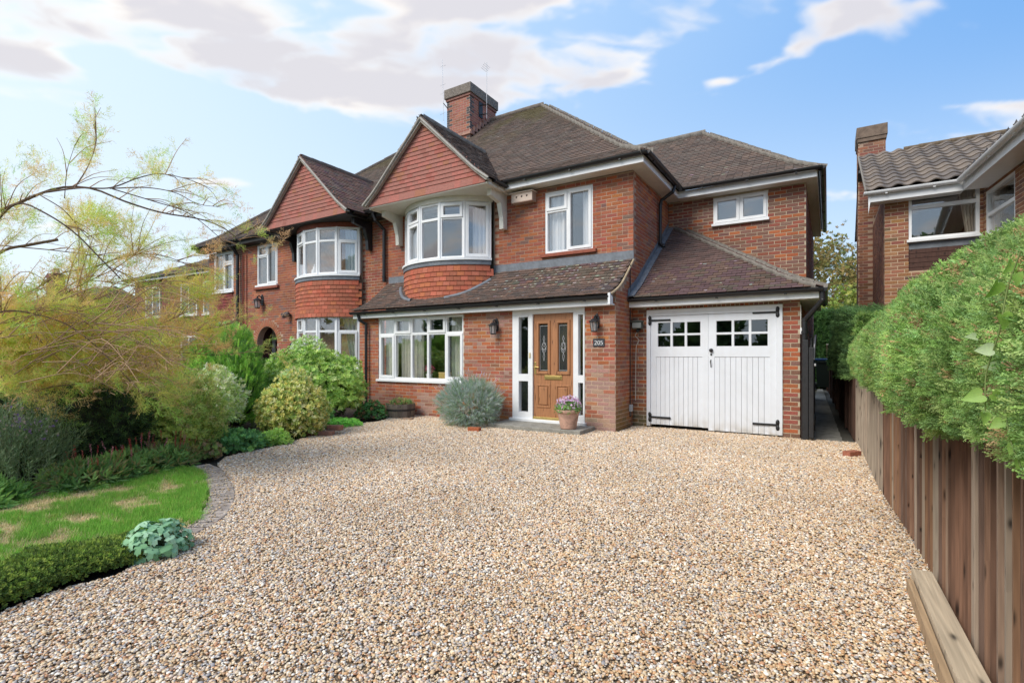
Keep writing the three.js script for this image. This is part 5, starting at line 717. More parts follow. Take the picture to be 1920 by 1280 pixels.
  const jb = thing('junction_box', 'small grey box low on the brick side wall left of the garage', 'junction box', XR + .02, .3, -9.42); part(jb, 'cover', rbox(XR + .002, .30, -9.47, XR + .05, .43, -9.37, .006), std([.42, .45, .48])); part(jb, 'spout', rbox(XR + .002, .22, -9.45, XR + .03, .3, -9.40, .005), std([.12, .1, .09]));
  const wb = thing('junction_box', 'small white box on the garage corner beside the black drainpipe', 'junction box', -.4, 1.74, -9.6); part(wb, 'cover', rbox(XG + .002, 1.72, -9.62, XG + .06, 1.82, -9.55, .006), M.white); part(wb, 'cable', tube([V(XG + .01, 1.8, -9.6), V(XG + .012, 2.0, -9.58), V(XG + .01, 2.2, -9.6)], .008), M.cream);
}
// aerials
{
  const am = std([.55, .56, .58], { metalness: .5, roughness: .4 }), a = thing('aerial', 'thin tall aerial rising left of the brick chimney', 'aerial', -10.7, 8.5, -12.9), p = at(832, 230, 15.9), q = at(829, 112, 15.9);
  part(a, 'mast', bar(p, q, .006, 6), am); part(a, 'bracket', [bar(at(831, 193, 15.9), V(-10.43, at(831, 191, 15.9).y, -12.8), .014, 6)], M.black); part(a, 'elements', [[125, 6], [160, 5], [176, 4], [214, 5]].map(([y, k]) => bar(at(830 - k, y + 1, 15.9), at(830 + k, y - 3, 15.9), .004, 5)), am);
  const b = thing('aerial', 'white aerial pole bracketed to the right face of the brick chimney', 'aerial', -9.4, 9, -13.3), c = V(-9.3, 8.95, -13.35), d = V(-9.3, 10.75, -13.35); part(b, 'mast', bar(c, d, .009, 6), std([.75, .75, .77])); part(b, 'bracket', [bar(V(-9.5, 9.1, -13.3), V(-9.28, 9.1, -13.36), .018, 6), bar(V(-9.5, 9.4, -13.3), V(-9.28, 9.4, -13.36), .018, 6), box(-9.52, 9.0, -13.2, -9.49, 9.5, -13.4)], M.iron); part(b, 'elements', [.0, .12, .24, .36].map((k) => bar(V(-9.42 + k * .3, 10.55 + k * .35, -13.55), V(-9.42 + k * .3, 10.55 + k * .35, -13.2), .004, 5)), am);
}
// ================= things standing on the ground =================
{
  const s = thing('doorstep', 'grey weathered stone slab step in front of the oak door', 'step', -4.55, 0, -8.3), st = M.mossy;
  part(s, 'slab', [extrude([[-5.52, 8.0], [-4.62, 7.93], [-3.62, 7.98], [-3.62, 8.63], [-5.5, 8.63]].map(([x, d]) => [x, d]), .055, [], .008).rotateX(-Math.PI / 2).translate(0, .012, 0)], st); part(s, 'brick_course', Array.from({ length: 8 }, (_, i) => rbox(-5.4 + i * .2, -.01, ZP - .02, -5.21 + i * .2, .058, ZP + .015, .004)), std([.2, .08, .05], { map: grain }));
  const p = thing('terracotta_pot', 'pale terracotta pot standing on the doorstep', 'pot', -3.9, .077, -8.12); const pr = [[0, 0], [.135, 0], [.142, .02], [.19, .285], [.205, .29], [.21, .335], [.2, .345], [.175, .34], [.17, .3], [0, .29]];
  mesh(new THREE.LatheGeometry(pr.slice(0, 4).map((q) => new THREE.Vector2(...q)), 32), M.terracotta, 'body', p); mesh(new THREE.LatheGeometry(pr.slice(3, 9).map((q) => new THREE.Vector2(...q)), 32), M.terracotta, 'rim', p); mesh(new THREE.CircleGeometry(.172, 20).rotateX(-Math.PI / 2).translate(0, .31, 0), std([.04, .03, .02]), 'soil', p);
  const f = thing('flowering_plant', 'lilac bedding flowers growing out of the terracotta pot', 'flowers', -3.9, .39, -8.12); crown(f, { c: [0, .04, 0], r: [.22, .13, .2], n: 260, g: cluster(4, .05, .018, .5, 1.3), cols: [[.10, .2, .05], [.14, .26, .07], [.08, .16, .045]], low: -.4 }); crown(f, { c: [0, .10, 0], r: [.23, .19, .2], n: 230, g: cluster(5, .024, .02, .9, 1.4, .05), cols: [[.62, .42, .60], [.72, .55, .70], [.55, .34, .54], [.8, .72, .78]], low: -.2, shell: .3, name: 'flowers' }); stems(f, [0, -.07, 0], [[.1, .16, 0], [-.12, .15, .05], [.02, .2, .1], [-.05, .18, -.1]], .006, 'stem', std([.12, .2, .06]));
  // half barrel
  const bx = -8.06, bz = -8.24, b = thing('barrel_planter', 'grey weathered half barrel planter against the brick wall', 'planter', bx, 0, bz), bm = [[.21, .18, .155], [.17, .145, .125], [.25, .215, .185]].map((c) => std(c, { map: rep(woodT, 1.5, .8), roughness: .95 }));
  for (let i = 0; i < 18; i++) { const a = i / 18 * 6.283, g = new THREE.BoxGeometry(.108, .30, .022, 1, 3, 1), q = g.attributes.position; for (let k = 0; k < q.count; k++) { const y = q.getY(k) + .15; q.setZ(k, q.getZ(k) + .265 + .035 * Math.sin(Math.min(1, y / .3 + .15) * 1.6)); q.setX(k, q.getX(k) * (.93 + .09 * y / .3)); } g.translate(0, .15 + rr(-.006, .006), 0); g.rotateY(a); g.computeVertexNormals(); mesh(metres(prep(g), i * .2), pick(bm), 'stave', b); }
  mesh(new THREE.CylinderGeometry(.318, .312, .045, 36, 1, true).translate(0, .175, 0), std([.03, .028, .028], { roughness: .7 }), 'hoop', b); mesh(new THREE.CylinderGeometry(.291, .288, .03, 36, 1, true).translate(0, .03, 0), std([.05, .04, .035]), 'hoop', b); mesh(new THREE.CircleGeometry(.275, 24).rotateX(-Math.PI / 2).translate(0, .25, 0), std([.05, .04, .03]), 'soil', b);
  const bp = thing('heather_plant', 'low green and rusty plants filling the half barrel', 'plant', bx, .26, bz); crown(bp, { c: [0, 0, 0], r: [.28, .13, .27], n: 420, g: cluster(5, .05, .012, .2, 1.0), cols: [[.10, .2, .05], [.08, .15, .05], [.2, .24, .08], [.30, .16, .10]], low: -.05 });
  // loose bricks
  const bm2 = [[.42, .13, .065], [.34, .115, .075], [.40, .16, .10], [.30, .13, .095]];
  const lb = (label, x, y, z, ry, c, s = 1) => { const o = thing('brick', label, 'brick', x, y, z); o.rotation.y = ry; const m = std(c, { map: rep(grain, 3), bumpMap: rough, bumpScale: .004 }); const g = extrude(rect(-.107, 0, .107, .065), .102, [], .004).translate(0, 0, -.051); mesh(metres(prep(g.scale(s, s, s))), m, 'body', o); return o; };
  lb('loose bright red brick lying on the gravel under the grey lavender', -5.44, .0, -7.42, .2, [.46, .13, .05]); lb('loose red brick lying on the gravel at the foot of the timber fence', .27, .0, -8.33, .9, [.42, .15, .09]); lb('worn pinkish brick half sunk in gravel beside the half barrel', -7.62, -.035, -8.0, .25, [.36, .24, .17]);
  lb('weathered brick lying upper on the pile beside the variegated shrub', -7.30, .075, -5.86, .45, [.36, .16, .11], 1.15); lb('weathered brick lying lower front on the pile beside the variegated shrub', -7.28, 0, -5.66, .5, [.33, .17, .12], 1.15); lb('brown brick half hidden under the variegated shrub edge', -7.55, 0, -5.55, .3, [.27, .12, .09], 1.15); { const st = thing('stone', 'flat grey stone on the brick pile beside the variegated shrub', 'stone', -7.5, .07, -5.85); mesh(metres(prep(rbox(-.16, 0, -.09, .16, .05, .09, .02))), M.stone, 'body', st); }
  // sleepers by the fence
  const tm = std([.70, .59, .45], { map: rep(woodT, 1.4, .5), roughness: .9, bumpMap: rep(woodT, 1.4, .5), bumpScale: .006 }), tm2 = std([.56, .40, .25], { map: rep(woodT, 1.6, .6), roughness: .92, bumpMap: rep(woodT, 1.6, .6), bumpScale: .008 });
  const beam = (label, xa, xb, da, db, y1, m) => { const o = thing('timber_beam', label, 'timber', (xa[0] + xb[0]) / 2, 0, -(da + db) / 2), g = rbox(-.5, 0, -.5, .5, y1, .5, .012), q = g.attributes.position; for (let i = 0; i < q.count; i++) { const t = q.getZ(i) + .5, u = q.getX(i) + .5; q.setXYZ(i, mix(mix(xa[0], xb[0], 1 - t), mix(xa[1], xb[1], 1 - t), u) - o.position.x, q.getY(i), -mix(da, db, t < .5 ? 0 : 0) - 0 - o.position.z); const d = mix(db, da, t); q.setZ(i, -d - o.position.z); q.setX(i, mix(mix(xb[0], xa[0], t), mix(xb[1], xa[1], t), u) - o.position.x); } g.computeVertexNormals(); mesh(metres(prep(g)), m, 'body', o); return o; };
  beam('pale sawn timber beam lying on the gravel against the fence', [.437, .562], [.420, .516], 1.4, 3.86, .105, tm); beam('split brown timber rail beside the pale beam on the gravel', [.40, .431], [.386, .414], 1.4, 3.74, .08, tm2);
  const w = thing('wheelie_bin', 'dark green wheelie bin with blue lid at the end of the side passage', 'bin', -.12, .2, -21.5), wm = std([.018, .035, .025], { roughness: .5 }); part(w, 'body', (() => { const g = new THREE.BoxGeometry(.56, .95, .6), q = g.attributes.position; for (let i = 0; i < q.count; i++) if (q.getY(i) < 0) { q.setX(i, q.getX(i) * .82); q.setZ(i, q.getZ(i) * .8); } return g.translate(-.12, .7, -21.5); })(), wm); part(w, 'lid', rbox(-.43, 1.17, -21.15, .19, 1.25, -21.85, .03), std([.02, .08, .22], { roughness: .45 })); part(w, 'handle', bar(V(-.35, 1.13, -21.16), V(.11, 1.13, -21.16), .02), wm); part(w, 'wheel', [new THREE.CylinderGeometry(.1, .1, .05, 16).rotateZ(Math.PI / 2).translate(-.4, .28, -21.75), new THREE.CylinderGeometry(.1, .1, .05, 16).rotateZ(Math.PI / 2).translate(.16, .28, -21.75)], M.black);
}
// ================= garden plants =================
const shrub = (name, label, x, d, cat = 'shrub') => thing(name, label, cat, x, 0, -d);
{
  const lv = shrub('lavender_bush', 'rounded silver grey lavender bush by the wall left of the door', -5.98, 8.0), sg = (() => { const l = []; for (let i = 0; i < 9; i++) { const y = .02 + i * .014; for (const a of [i * 1.3, i * 1.3 + 3.14]) l.push(leafG(.045, .0055, .1, .3).rotateX(.75).rotateY(a).translate(0, y, 0)); } l.push(sliver(V(0, 0, 0), V(0, .16, 0), .005)); return merge(l); })();
  crown(lv, { c: [0, .40, 0], r: [.60, .45, .50], n: 3600, g: sg, cols: [[.235, .275, .245], [.17, .235, .17], [.29, .325, .30], [.125, .195, .10], [.205, .25, .23]], s: [.6, 1.05], lump: .3, freq: 2.6, shell: .5, up: .45, wild: .8, low: -.95, seed: 3 }); crown(lv, { c: [0, .55, 0], r: [.58, .34, .5], n: 60, g: merge([sliver(V(0, 0, 0), V(0, .2, 0), .003), ...Array.from({ length: 6 }, (_, i) => leafG(.018, .012).rotateX(.5).rotateY(i).translate(0, .15 + i * .009, 0))]), cols: [[.34, .32, .42], [.36, .36, .34]], lump: .2, shell: .15, up: 1.2, wild: .4, low: .1, name: 'flower_spikes' });
  stems(lv, [0, 0, 0], [[-.3, .4, .1], [.3, .4, .1], [0, .5, .2], [-.15, .45, .3], [.2, .3, .3], [-.4, .25, .15], [.42, .25, .1]], .018, 'stem', std([.13, .10, .075]));
  const eu = shrub('variegated_euonymus', 'rounded cream and green variegated shrub at the gravel edge', -7.86, 5.42), ec = [[.40, .385, .16], [.40, .39, .22], [.34, .35, .11], [.14, .20, .05], [.25, .30, .08], [.40, .35, .11]];
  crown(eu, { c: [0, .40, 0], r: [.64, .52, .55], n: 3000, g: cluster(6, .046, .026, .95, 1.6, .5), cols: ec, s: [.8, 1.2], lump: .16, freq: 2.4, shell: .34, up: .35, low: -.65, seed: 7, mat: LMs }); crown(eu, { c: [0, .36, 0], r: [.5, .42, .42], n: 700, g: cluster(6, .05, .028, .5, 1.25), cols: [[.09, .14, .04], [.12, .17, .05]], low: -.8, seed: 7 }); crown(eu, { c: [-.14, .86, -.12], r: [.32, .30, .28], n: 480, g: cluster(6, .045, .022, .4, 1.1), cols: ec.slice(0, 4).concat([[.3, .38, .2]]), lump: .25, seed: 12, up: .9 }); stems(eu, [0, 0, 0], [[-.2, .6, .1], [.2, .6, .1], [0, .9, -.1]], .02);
  const pi = shrub('pieris_bush', 'large bright green shrub in front of the lower bow window', -9.45, 7.0), pc = [[.24, .34, .08], [.31, .40, .11], [.17, .27, .06], [.34, .40, .16], [.14, .22, .06]], wl = cluster(11, .072, .022, .8, 1.6, .25);
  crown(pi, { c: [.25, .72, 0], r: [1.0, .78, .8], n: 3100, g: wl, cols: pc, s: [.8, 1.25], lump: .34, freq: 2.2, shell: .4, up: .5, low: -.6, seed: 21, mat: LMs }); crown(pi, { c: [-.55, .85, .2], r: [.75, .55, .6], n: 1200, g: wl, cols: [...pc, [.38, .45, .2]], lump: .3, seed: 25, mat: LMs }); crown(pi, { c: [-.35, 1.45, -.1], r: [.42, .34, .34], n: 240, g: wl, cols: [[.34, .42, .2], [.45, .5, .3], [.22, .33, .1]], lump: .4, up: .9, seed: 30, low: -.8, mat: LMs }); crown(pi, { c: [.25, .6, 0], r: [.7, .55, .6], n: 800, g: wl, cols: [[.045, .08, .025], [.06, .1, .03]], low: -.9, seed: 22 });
  stems(pi, [.2, 0, 0], [[-.3, .9, .2], [.7, .9, .3], [.2, 1.3, .1], [-.8, .9, .2], [.9, .5, .2], [-.35, 1.6, -.1]], .035);
  const th = shrub('golden_conifer', 'upright golden green conifer bush below the arched porch', -9.75, 5.35), tg = spray(.17, .010, 7), tc = [[.16, .30, .05], [.22, .37, .06], [.11, .22, .045], [.27, .40, .09], [.07, .14, .035]];
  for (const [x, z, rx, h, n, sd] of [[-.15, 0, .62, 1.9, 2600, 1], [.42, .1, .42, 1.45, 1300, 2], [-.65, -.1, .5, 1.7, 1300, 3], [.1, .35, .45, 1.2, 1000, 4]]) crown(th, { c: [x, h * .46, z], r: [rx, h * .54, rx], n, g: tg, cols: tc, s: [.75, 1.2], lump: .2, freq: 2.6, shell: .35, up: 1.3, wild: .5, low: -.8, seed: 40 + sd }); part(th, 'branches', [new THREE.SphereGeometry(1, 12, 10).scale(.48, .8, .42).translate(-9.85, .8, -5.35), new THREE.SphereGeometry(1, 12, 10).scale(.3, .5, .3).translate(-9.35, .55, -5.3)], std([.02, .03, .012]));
  const pa = shrub('pale_shrub', 'airy pale yellow green shrub behind the lawn corner', -7.62, 3.5), pcol = [[.24, .30, .08], [.30, .34, .11], [.17, .24, .055], [.24, .22, .09], [.13, .19, .04]], sl = cluster(7, .05, .018, .7, 1.55, .9);
  crown(pa, { c: [0, .55, 0], r: [.62, .66, .55], n: 2100, g: sl, cols: pcol, s: [.8, 1.3], lump: .34, freq: 2.6, shell: .5, up: .5, low: -.7, seed: 51 }); crown(pa, { c: [.2, .3, .2], r: [.5, .34, .4], n: 700, g: sl, cols: [[.24, .30, .07], [.30, .33, .09]], lump: .3, seed: 55 }); stems(pa, [0, 0, 0], [[-.3, .7, .1], [.3, .8, .1], [0, 1.1, 0], [.4, .5, .2], [-.4, .5, .2], [.1, .6, .35]], .014, 'stem', std([.16, .07, .05]));
  const vs = shrub('variegated_shrub', 'white edged variegated shrub behind the airy pale shrub', -8.4, 4.35); crown(vs, { c: [0, .62, 0], r: [.5, .55, .45], n: 1100, g: cluster(6, .06, .026, .4, 1.3, .5), cols: [[.45, .48, .30], [.56, .56, .42], [.22, .30, .10], [.32, .38, .16]], lump: .35, seed: 61, mat: LMs }); stems(vs, [0, 0, 0], [[-.2, .8, .1], [.2, .9, .1], [0, .6, .2]], .015);
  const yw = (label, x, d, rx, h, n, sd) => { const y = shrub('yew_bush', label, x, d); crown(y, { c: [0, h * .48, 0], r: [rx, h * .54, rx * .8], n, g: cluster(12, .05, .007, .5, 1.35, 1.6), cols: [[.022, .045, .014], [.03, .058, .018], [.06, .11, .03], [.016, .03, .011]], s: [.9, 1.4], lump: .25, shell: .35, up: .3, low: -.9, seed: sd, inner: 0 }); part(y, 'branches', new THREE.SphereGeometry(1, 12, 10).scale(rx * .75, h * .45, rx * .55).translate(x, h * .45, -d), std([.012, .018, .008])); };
  yw('dark green yew bush under the feathery tamarisk behind the red spikes', -7.72, 2.62, .72, .98, 2600, 71); yw('dark evergreen bush at the end of the bed beside the purple asters', -7.95, 1.75, .7, .85, 1800, 72); yw('dark green bush between the pale shrub and the golden conifer', -8.9, 3.9, .6, .9, 1500, 73);
  // low plants along the border
  const as = shrub('aster_clump', 'tall grey green clump with faded purple flower heads', -6.72, 1.66), ag = (() => { const l = [sliver(V(0, 0, 0), V(0, .34, 0), .005)]; for (let i = 0; i < 14; i++) l.push(leafG(.055, .009).rotateX(.8).rotateY(i * 2.4).translate(0, .02 + i * .021, 0)); return merge(l); })();
  crown(as, { c: [0, .32, 0], r: [.34, .36, .32], n: 330, g: ag, cols: [[.07, .11, .05], [.10, .13, .07], [.06, .09, .04]], lump: .3, up: 1.6, wild: .45, low: -.8, shell: .7, seed: 81 }); crown(as, { c: [0, .62, 0], r: [.30, .28, .28], n: 110, g: cluster(8, .022, .01, .3, 1.4, .6), cols: [[.22, .17, .20], [.18, .14, .17], [.22, .19, .16], [.15, .08, .24]], lump: .4, low: -.3, shell: .7, seed: 82, name: 'flowers' }); stems(as, [0, 0, 0], [[-.2, .75, 0], [.1, .85, 0], [.2, .7, .1], [-.1, .8, .1], [.25, .6, 0], [-.28, .6, .1]], .006, 'stem', std([.14, .16, .09]));
  const pg = cluster(6, .11, .03, .5, 1.2, .2), ps = merge(Array.from({ length: 10 }, (_, i) => leafG(.02, .012).rotateX(.6).rotateY(i * 2.4).translate(0, .12 + i * .009, 0)).concat([sliver(V(0, 0, 0), V(0, .2, 0), .004)]));
  for (const [x, d, lab] of [[-6.65, 2.12, 'low leafy border plant with red flower spikes nearest the purple asters'], [-6.85, 2.62, 'low leafy border plant with red flower spikes before the yew bush'], [-6.98, 3.05, 'low leafy border plant with pink spikes at the lawn corner']]) { const p = shrub('bistort_plant', lab, x, d, 'plant'); crown(p, { c: [0, .06, 0], r: [.36, .17, .34], n: 230, g: pg, cols: [[.13, .22, .06], [.17, .27, .08], [.09, .16, .045], [.18, .16, .06]], lump: .2, low: -.1, up: .4, seed: x * 9 }); crown(p, { c: [0, .1, -.1], r: [.33, .16, .25], n: 18, g: ps, cols: [[.24, .035, .035], [.28, .07, .06], [.34, .15, .17]], low: .1, up: 2.5, wild: .25, shell: .5, seed: x * 7, name: 'flower_spikes' }); }
  const gr = (label, x, d, rx, rz, n, cols, h = .2, g = pg) => { const p = shrub('border_plant', label, x, d, 'plant'); crown(p, { c: [0, .03, 0], r: [rx, h, rz], n, g, cols, lump: .25, low: -.05, up: .5, seed: x * 3 + d }); return p; };
  const rg = cluster(5, .06, .05, .6, 1.3, .1), green = [[.09, .20, .07], [.12, .25, .09], [.07, .15, .05], [.14, .27, .08]];
  gr('low geranium mound at the bed corner below the pale shrub', -7.35, 4.15, .42, .4, 420, green, .24, rg); gr('small bright green plant between bed corner and variegated shrub', -7.3, 4.72, .26, .24, 220, [[.2, .3, .07], [.25, .36, .09]], .16, rg); gr('low green plants under the large bright shrub beside the half barrel', -8.45, 7.75, .35, .32, 420, [...green, [.28, .16, .08]], .34, rg); gr('mat of bright green ground cover at the gravel edge by the loose bricks', -8.15, 6.6, .5, .38, 800, [[.14, .32, .06], [.17, .36, .08]], .09, cluster(4, .04, .03, .6, 1.3, .1)); gr('leafy plants in the gap behind the loose bricks', -8.55, 6.3, .5, .45, 420, green, .3, rg); gr('leafy low plants along the lawn edge by the purple asters', -6.55, 1.2, .35, .45, 300, [[.16, .28, .07], [.12, .22, .06]], .2, pg);
  gr('small dark green plant at the foot of the pale shrub', -7.05, 3.55, .22, .2, 160, [[.16, .22, .06], [.2, .14, .07]], .2, rg);
  const bh = thing('box_hedge', 'low clipped dark green box hedge between lawn and gravel', 'hedge', -4.1, 0, -.9), bl = [], bg = cluster(6, .02, .011, .4, 1.3, .9);
  for (let i = 0; i < 15000; i++) { const t = R(), d = mix(.25, 1.62, t), xc = mix(-4.0, -4.12, t) - .02 * Math.sin(d * 7), w = .26 * (1 - .25 * Math.pow(t, 5)), h = .15 + .13 * fbm(d * 5, xc * 3, 1, 3) - .02 * t, a = R() * Math.PI, f = Math.pow(R(), .3); const x = xc + Math.cos(a) * w * f, y = .01 + Math.pow(Math.sin(a), .6) * h * f; bl.push({ m: place(V(x - bh.position.x, y, -d - bh.position.z), V(Math.cos(a) + rr(-.6, .6), Math.sin(a) + .4 + rr(-.4, .4), rr(-.6, .6)), rr(.8, 1.3)), c: tint([[.13, .19, .03], [.09, .14, .025], [.19, .24, .045], [.06, .095, .02]], .3) }); }
  inst(bh, 'foliage', bg, LM, bl); part(bh, 'branches', box(-4.16, 0, -.2, -3.95, .055, -1.5), std([.02, .025, .012]));
  // lobed leaf plant: each leaf a part
  const aq = thing('aquilegia_plant', 'blue green plant with lobed leaves at the end of the box hedge', 'plant', -3.98, 0, -1.68), lob = (L) => { const s = new THREE.Shape(), P = []; for (let i = 0; i <= 40; i++) { const a = -2.5 + 5 * i / 40, q = L * (.30 + .70 * Math.abs(Math.cos(a * 1.55)) ** .9 + .09 * Math.cos(a * 13)); P.push(new THREE.Vector2(Math.sin(a) * q * .62, Math.cos(a) * q * .62 + L * .25)); } s.setFromPoints(P); const g = new THREE.ShapeGeometry(s), p = g.attributes.position; for (let i = 0; i < p.count; i++) { const x = p.getX(i), y = p.getY(i); p.setZ(i, -.5 * (x * x + (y - L * .2) ** 2) / L + .12 * L * Math.abs(Math.sin(Math.atan2(x, y) * 2.3))); } g.computeVertexNormals(); return g; };
  const al = [0, 1, 2].map((i) => lob(.056 + i * .009)), am = [[.27, .50, .27], [.34, .58, .34], [.21, .42, .20], [.40, .62, .40]].map((c) => leafM({ color: col(c), roughness: .6, transmission: .2 })), stm = [];
  for (let i = 0; i < 190; i++) { const y = rr(-.05, 1), a = R() * 6.28, q = Math.sqrt(Math.max(0, 1 - y * y)), k = 1 - .3 * R(), p = V(Math.cos(a) * q * .215 * k, .03 + Math.max(0, y) * .21 * k, Math.sin(a) * q * .215 * k), o = mesh(pick(al), pick(am), 'leaf', aq); o.position.copy(p); const n = V(Math.cos(a) * q * .9 + rr(-.3, .3), .55 + Math.max(y, 0) * .7, Math.sin(a) * q * .9 + rr(-.3, .3)).normalize(), out = V(Math.cos(a), 0, Math.sin(a)).addScaledVector(n, -V(Math.cos(a), 0, Math.sin(a)).dot(n)).normalize(); o.quaternion.setFromRotationMatrix(new THREE.Matrix4().makeBasis(out.clone().cross(n), out, n)); if (i % 3 === 0) stm.push(limb([V(0, 0, 0), p.clone().multiplyScalar(.5).add(V(0, .05, 0)), p], .004, .0025, 5, 8)); }
  mesh(merge(stm), std([.14, .2, .1]), 'stem', aq);
}
{ // feathery tamarisk: arching limbs from a trunk at the edge of the garden
  const t = thing('tamarisk_tree', 'feathery yellow green tamarisk with long arching bare twigs over the front garden', 'tree', -8.2, 0, -1.3), bk = std([.22, .145, .105], { map: rep(blotch, 6), roughness: .9 }), O = t.position, limbs = [];
  const L = (pts, r0, r1) => { const P = pts.map(([x, y, d]) => at(x, y, d)); limbs.push({ P, r0, r1, c: new THREE.CatmullRomCurve3(P) }); };
  const base = [-90, 735, 5.6];
  L([base, [-30, 420, 5.1], [45, 376, 5.0], [110, 352, 5.1], [170, 353, 5.2], [235, 378, 5.3], [300, 398, 5.5], [380, 412, 5.7], [420, 428, 5.8], [450, 452, 5.9]], .03, .005);
  L([[85, 360, 5.05], [150, 352, 5.1], [205, 352, 5.2], [260, 333, 5.3], [295, 326, 5.4], [345, 334, 5.6], [400, 355, 5.8]], .014, .002); L([[205, 353, 5.2], [280, 352, 5.3], [330, 362, 5.4], [370, 382, 5.5], [412, 388, 5.6]], .010, .002); L([[210, 354, 5.2], [290, 378, 5.4], [350, 398, 5.6], [405, 440, 5.8], [435, 470, 5.9]], .009, .0025);
  L([[138, 354, 5.1], [165, 310, 5.2], [180, 260, 5.3], [174, 232, 5.3]], .010, .002); L([[120, 372, 5.2], [125, 320, 5.2], [140, 270, 5.3]], .006, .0015);
  L([base, [-40, 480, 5.0], [30, 382, 4.9], [85, 400, 4.9], [140, 437, 5.0], [185, 482, 5.1], [225, 522, 5.2]], .020, .005); L([[75, 366, 5.1], [120, 395, 5.1], [150, 430, 5.2], [165, 447, 5.2]], .008, .003);
  L([base, [-50, 560, 5.2], [0, 473, 5.3], [60, 458, 5.4], [108, 449, 5.5]], .022, .012); L([base, [-30, 590, 5.1], [0, 573, 5.2], [60, 545, 5.3], [115, 512, 5.4], [170, 502, 5.5], [235, 480, 5.7], [300, 478, 5.8], [360, 500, 6]], .018, .003); L([[0, 460, 5.5], [90, 468, 5.6], [180, 478, 5.7], [270, 480, 5.9], [330, 490, 6.0]], .010, .002);
  L([base, [-20, 640, 5], [60, 590, 5.1], [140, 540, 5.3], [220, 500, 5.5], [260, 470, 5.6]], .02, .003); L([base, [0, 585, 4.9], [60, 588, 4.9], [120, 606, 5.0], [175, 645, 5.1], [230, 700, 5.2], [270, 745, 5.3]], .014, .003); L([base, [0, 706, 5.4], [60, 709, 5.4], [110, 702, 5.5], [170, 700, 5.6], [240, 690, 5.8]], .034, .008);
  L([base, [0, 672, 5.2], [60, 655, 5.3], [130, 650, 5.4], [200, 640, 5.6], [280, 615, 5.8], [340, 590, 6.0]], .016, .003); L([base, [0, 640, 5.3], [50, 620, 5.4], [110, 600, 5.5], [180, 590, 5.7], [250, 560, 5.9]], .014, .003); L([[30, 705, 5.5], [90, 660, 5.5], [130, 600, 5.5], [160, 540, 5.6], [170, 480, 5.7]], .012, .003); L([base, [20, 760, 5.2], [60, 735, 5.2], [140, 720, 5.3], [230, 720, 5.5]], .014, .003); L([[60, 707, 5.5], [170, 660, 5.8], [270, 640, 6.1], [370, 620, 6.4], [440, 605, 6.6]], .012, .002); L([[140, 690, 5.6], [230, 660, 6], [320, 660, 6.3], [400, 665, 6.5], [470, 660, 6.7]], .010, .002); L([[120, 520, 5.5], [210, 530, 5.7], [300, 545, 6], [380, 560, 6.3]], .008, .002);
  part(t, 'trunk', [limb([V(-8.2, -.05, -1.3), V(-8.05, .35, -1.25), at(-90, 735, 5.6)], .11, .07, 10, 16), new THREE.SphereGeometry(.075, 12, 8).translate(...at(-90, 735, 5.6).toArray())], bk);
  const twigs = [], plume = [], fine = [];
  for (const l of limbs) part(t, 'branch', limb(l.P, l.r0 * .68, l.r1 * 1.2, 7, 44), bk);
  const feath = (() => { const l = []; const go = (p, d, len, lev) => { const n = 3; let q = p.clone(), dd = d.clone(); for (let i = 0; i < n; i++) { const e = q.clone().addScaledVector(dd, len / n); l.push(sliver(q, e, lev ? .0048 : .005)); if (lev < 2) for (let k = 0; k < (lev ? 2 : 4); k++) { const s = V(rr(-1, 1), rr(-1, 1), rr(-1, 1)).cross(dd).normalize(); go(q.clone().lerp(e, R()), dd.clone().multiplyScalar(.75).addScaledVector(s, .75).normalize(), len * rr(.3, .5), lev + 1); } q = e; dd = dd.clone().add(V(rr(-.2, .2), -.12, rr(-.2, .2))).normalize(); } }; go(V(0, 0, 0), V(0, 1, 0), .24, 0); return merge(l); })();
  const tc = [[.35, .36, .09], [.38, .36, .11], [.29, .36, .08], [.41, .33, .12], [.24, .35, .08], [.42, .30, .13]], tip = [[.42, .28, .14], [.42, .31, .15], [.40, .25, .13]];
  const pxy = (q) => { const dp = depthOf(q), l = q.x * CY - q.z * SY; return [960 + FOC * l / dp, 665 - FOC * (q.y - EYE) / dp]; };
  limbs.forEach((l, li) => {
    const low = l.P[Math.floor(l.P.length / 2)].y < 2.15, n = Math.round(l.c.getLength() * (low ? 9 : 5.5));
    for (let i = 0; i < n; i++) { const u = rr(.22, 1), p = l.c.getPointAt(u), tg = l.c.getTangentAt(u), d = tg.clone().multiplyScalar(.9).add(V(rr(-.6, .6), rr(-.2, .8), rr(-.6, .6))).normalize(), len = rr(.25, .75) * (low ? 1 : .75); const e = p.clone().addScaledVector(d, len).add(V(0, -.07 * len, 0)), md = p.clone().lerp(e, .5).add(V(rr(-.03, .03), .05, rr(-.03, .03)));
      const c = new THREE.CatmullRomCurve3([p, md, e]); twigs.push(limb([p, md, e], .0048, .0016, 4, 6)); const k = Math.round(len * (low ? 13 : 8)); for (let j = 0; j < k; j++) { const v = rr(.2, 1), q = c.getPointAt(v), dd = c.getTangentAt(v).add(V(rr(-.7, .7), rr(-.3, .7), rr(-.7, .7))); const hi = q.y > 2.3; if (hi && R() < .45) continue; const [sx, sy] = pxy(q); if (sx > 400 && sy > 520 && R() < .85) continue; plume.push({ m: place(q.clone().sub(O), dd, rr(.6, 1.1) * (hi ? .8 : 1)), c: tint(v > .85 && R() < .5 ? tip : tc, .2) }); } }
  });
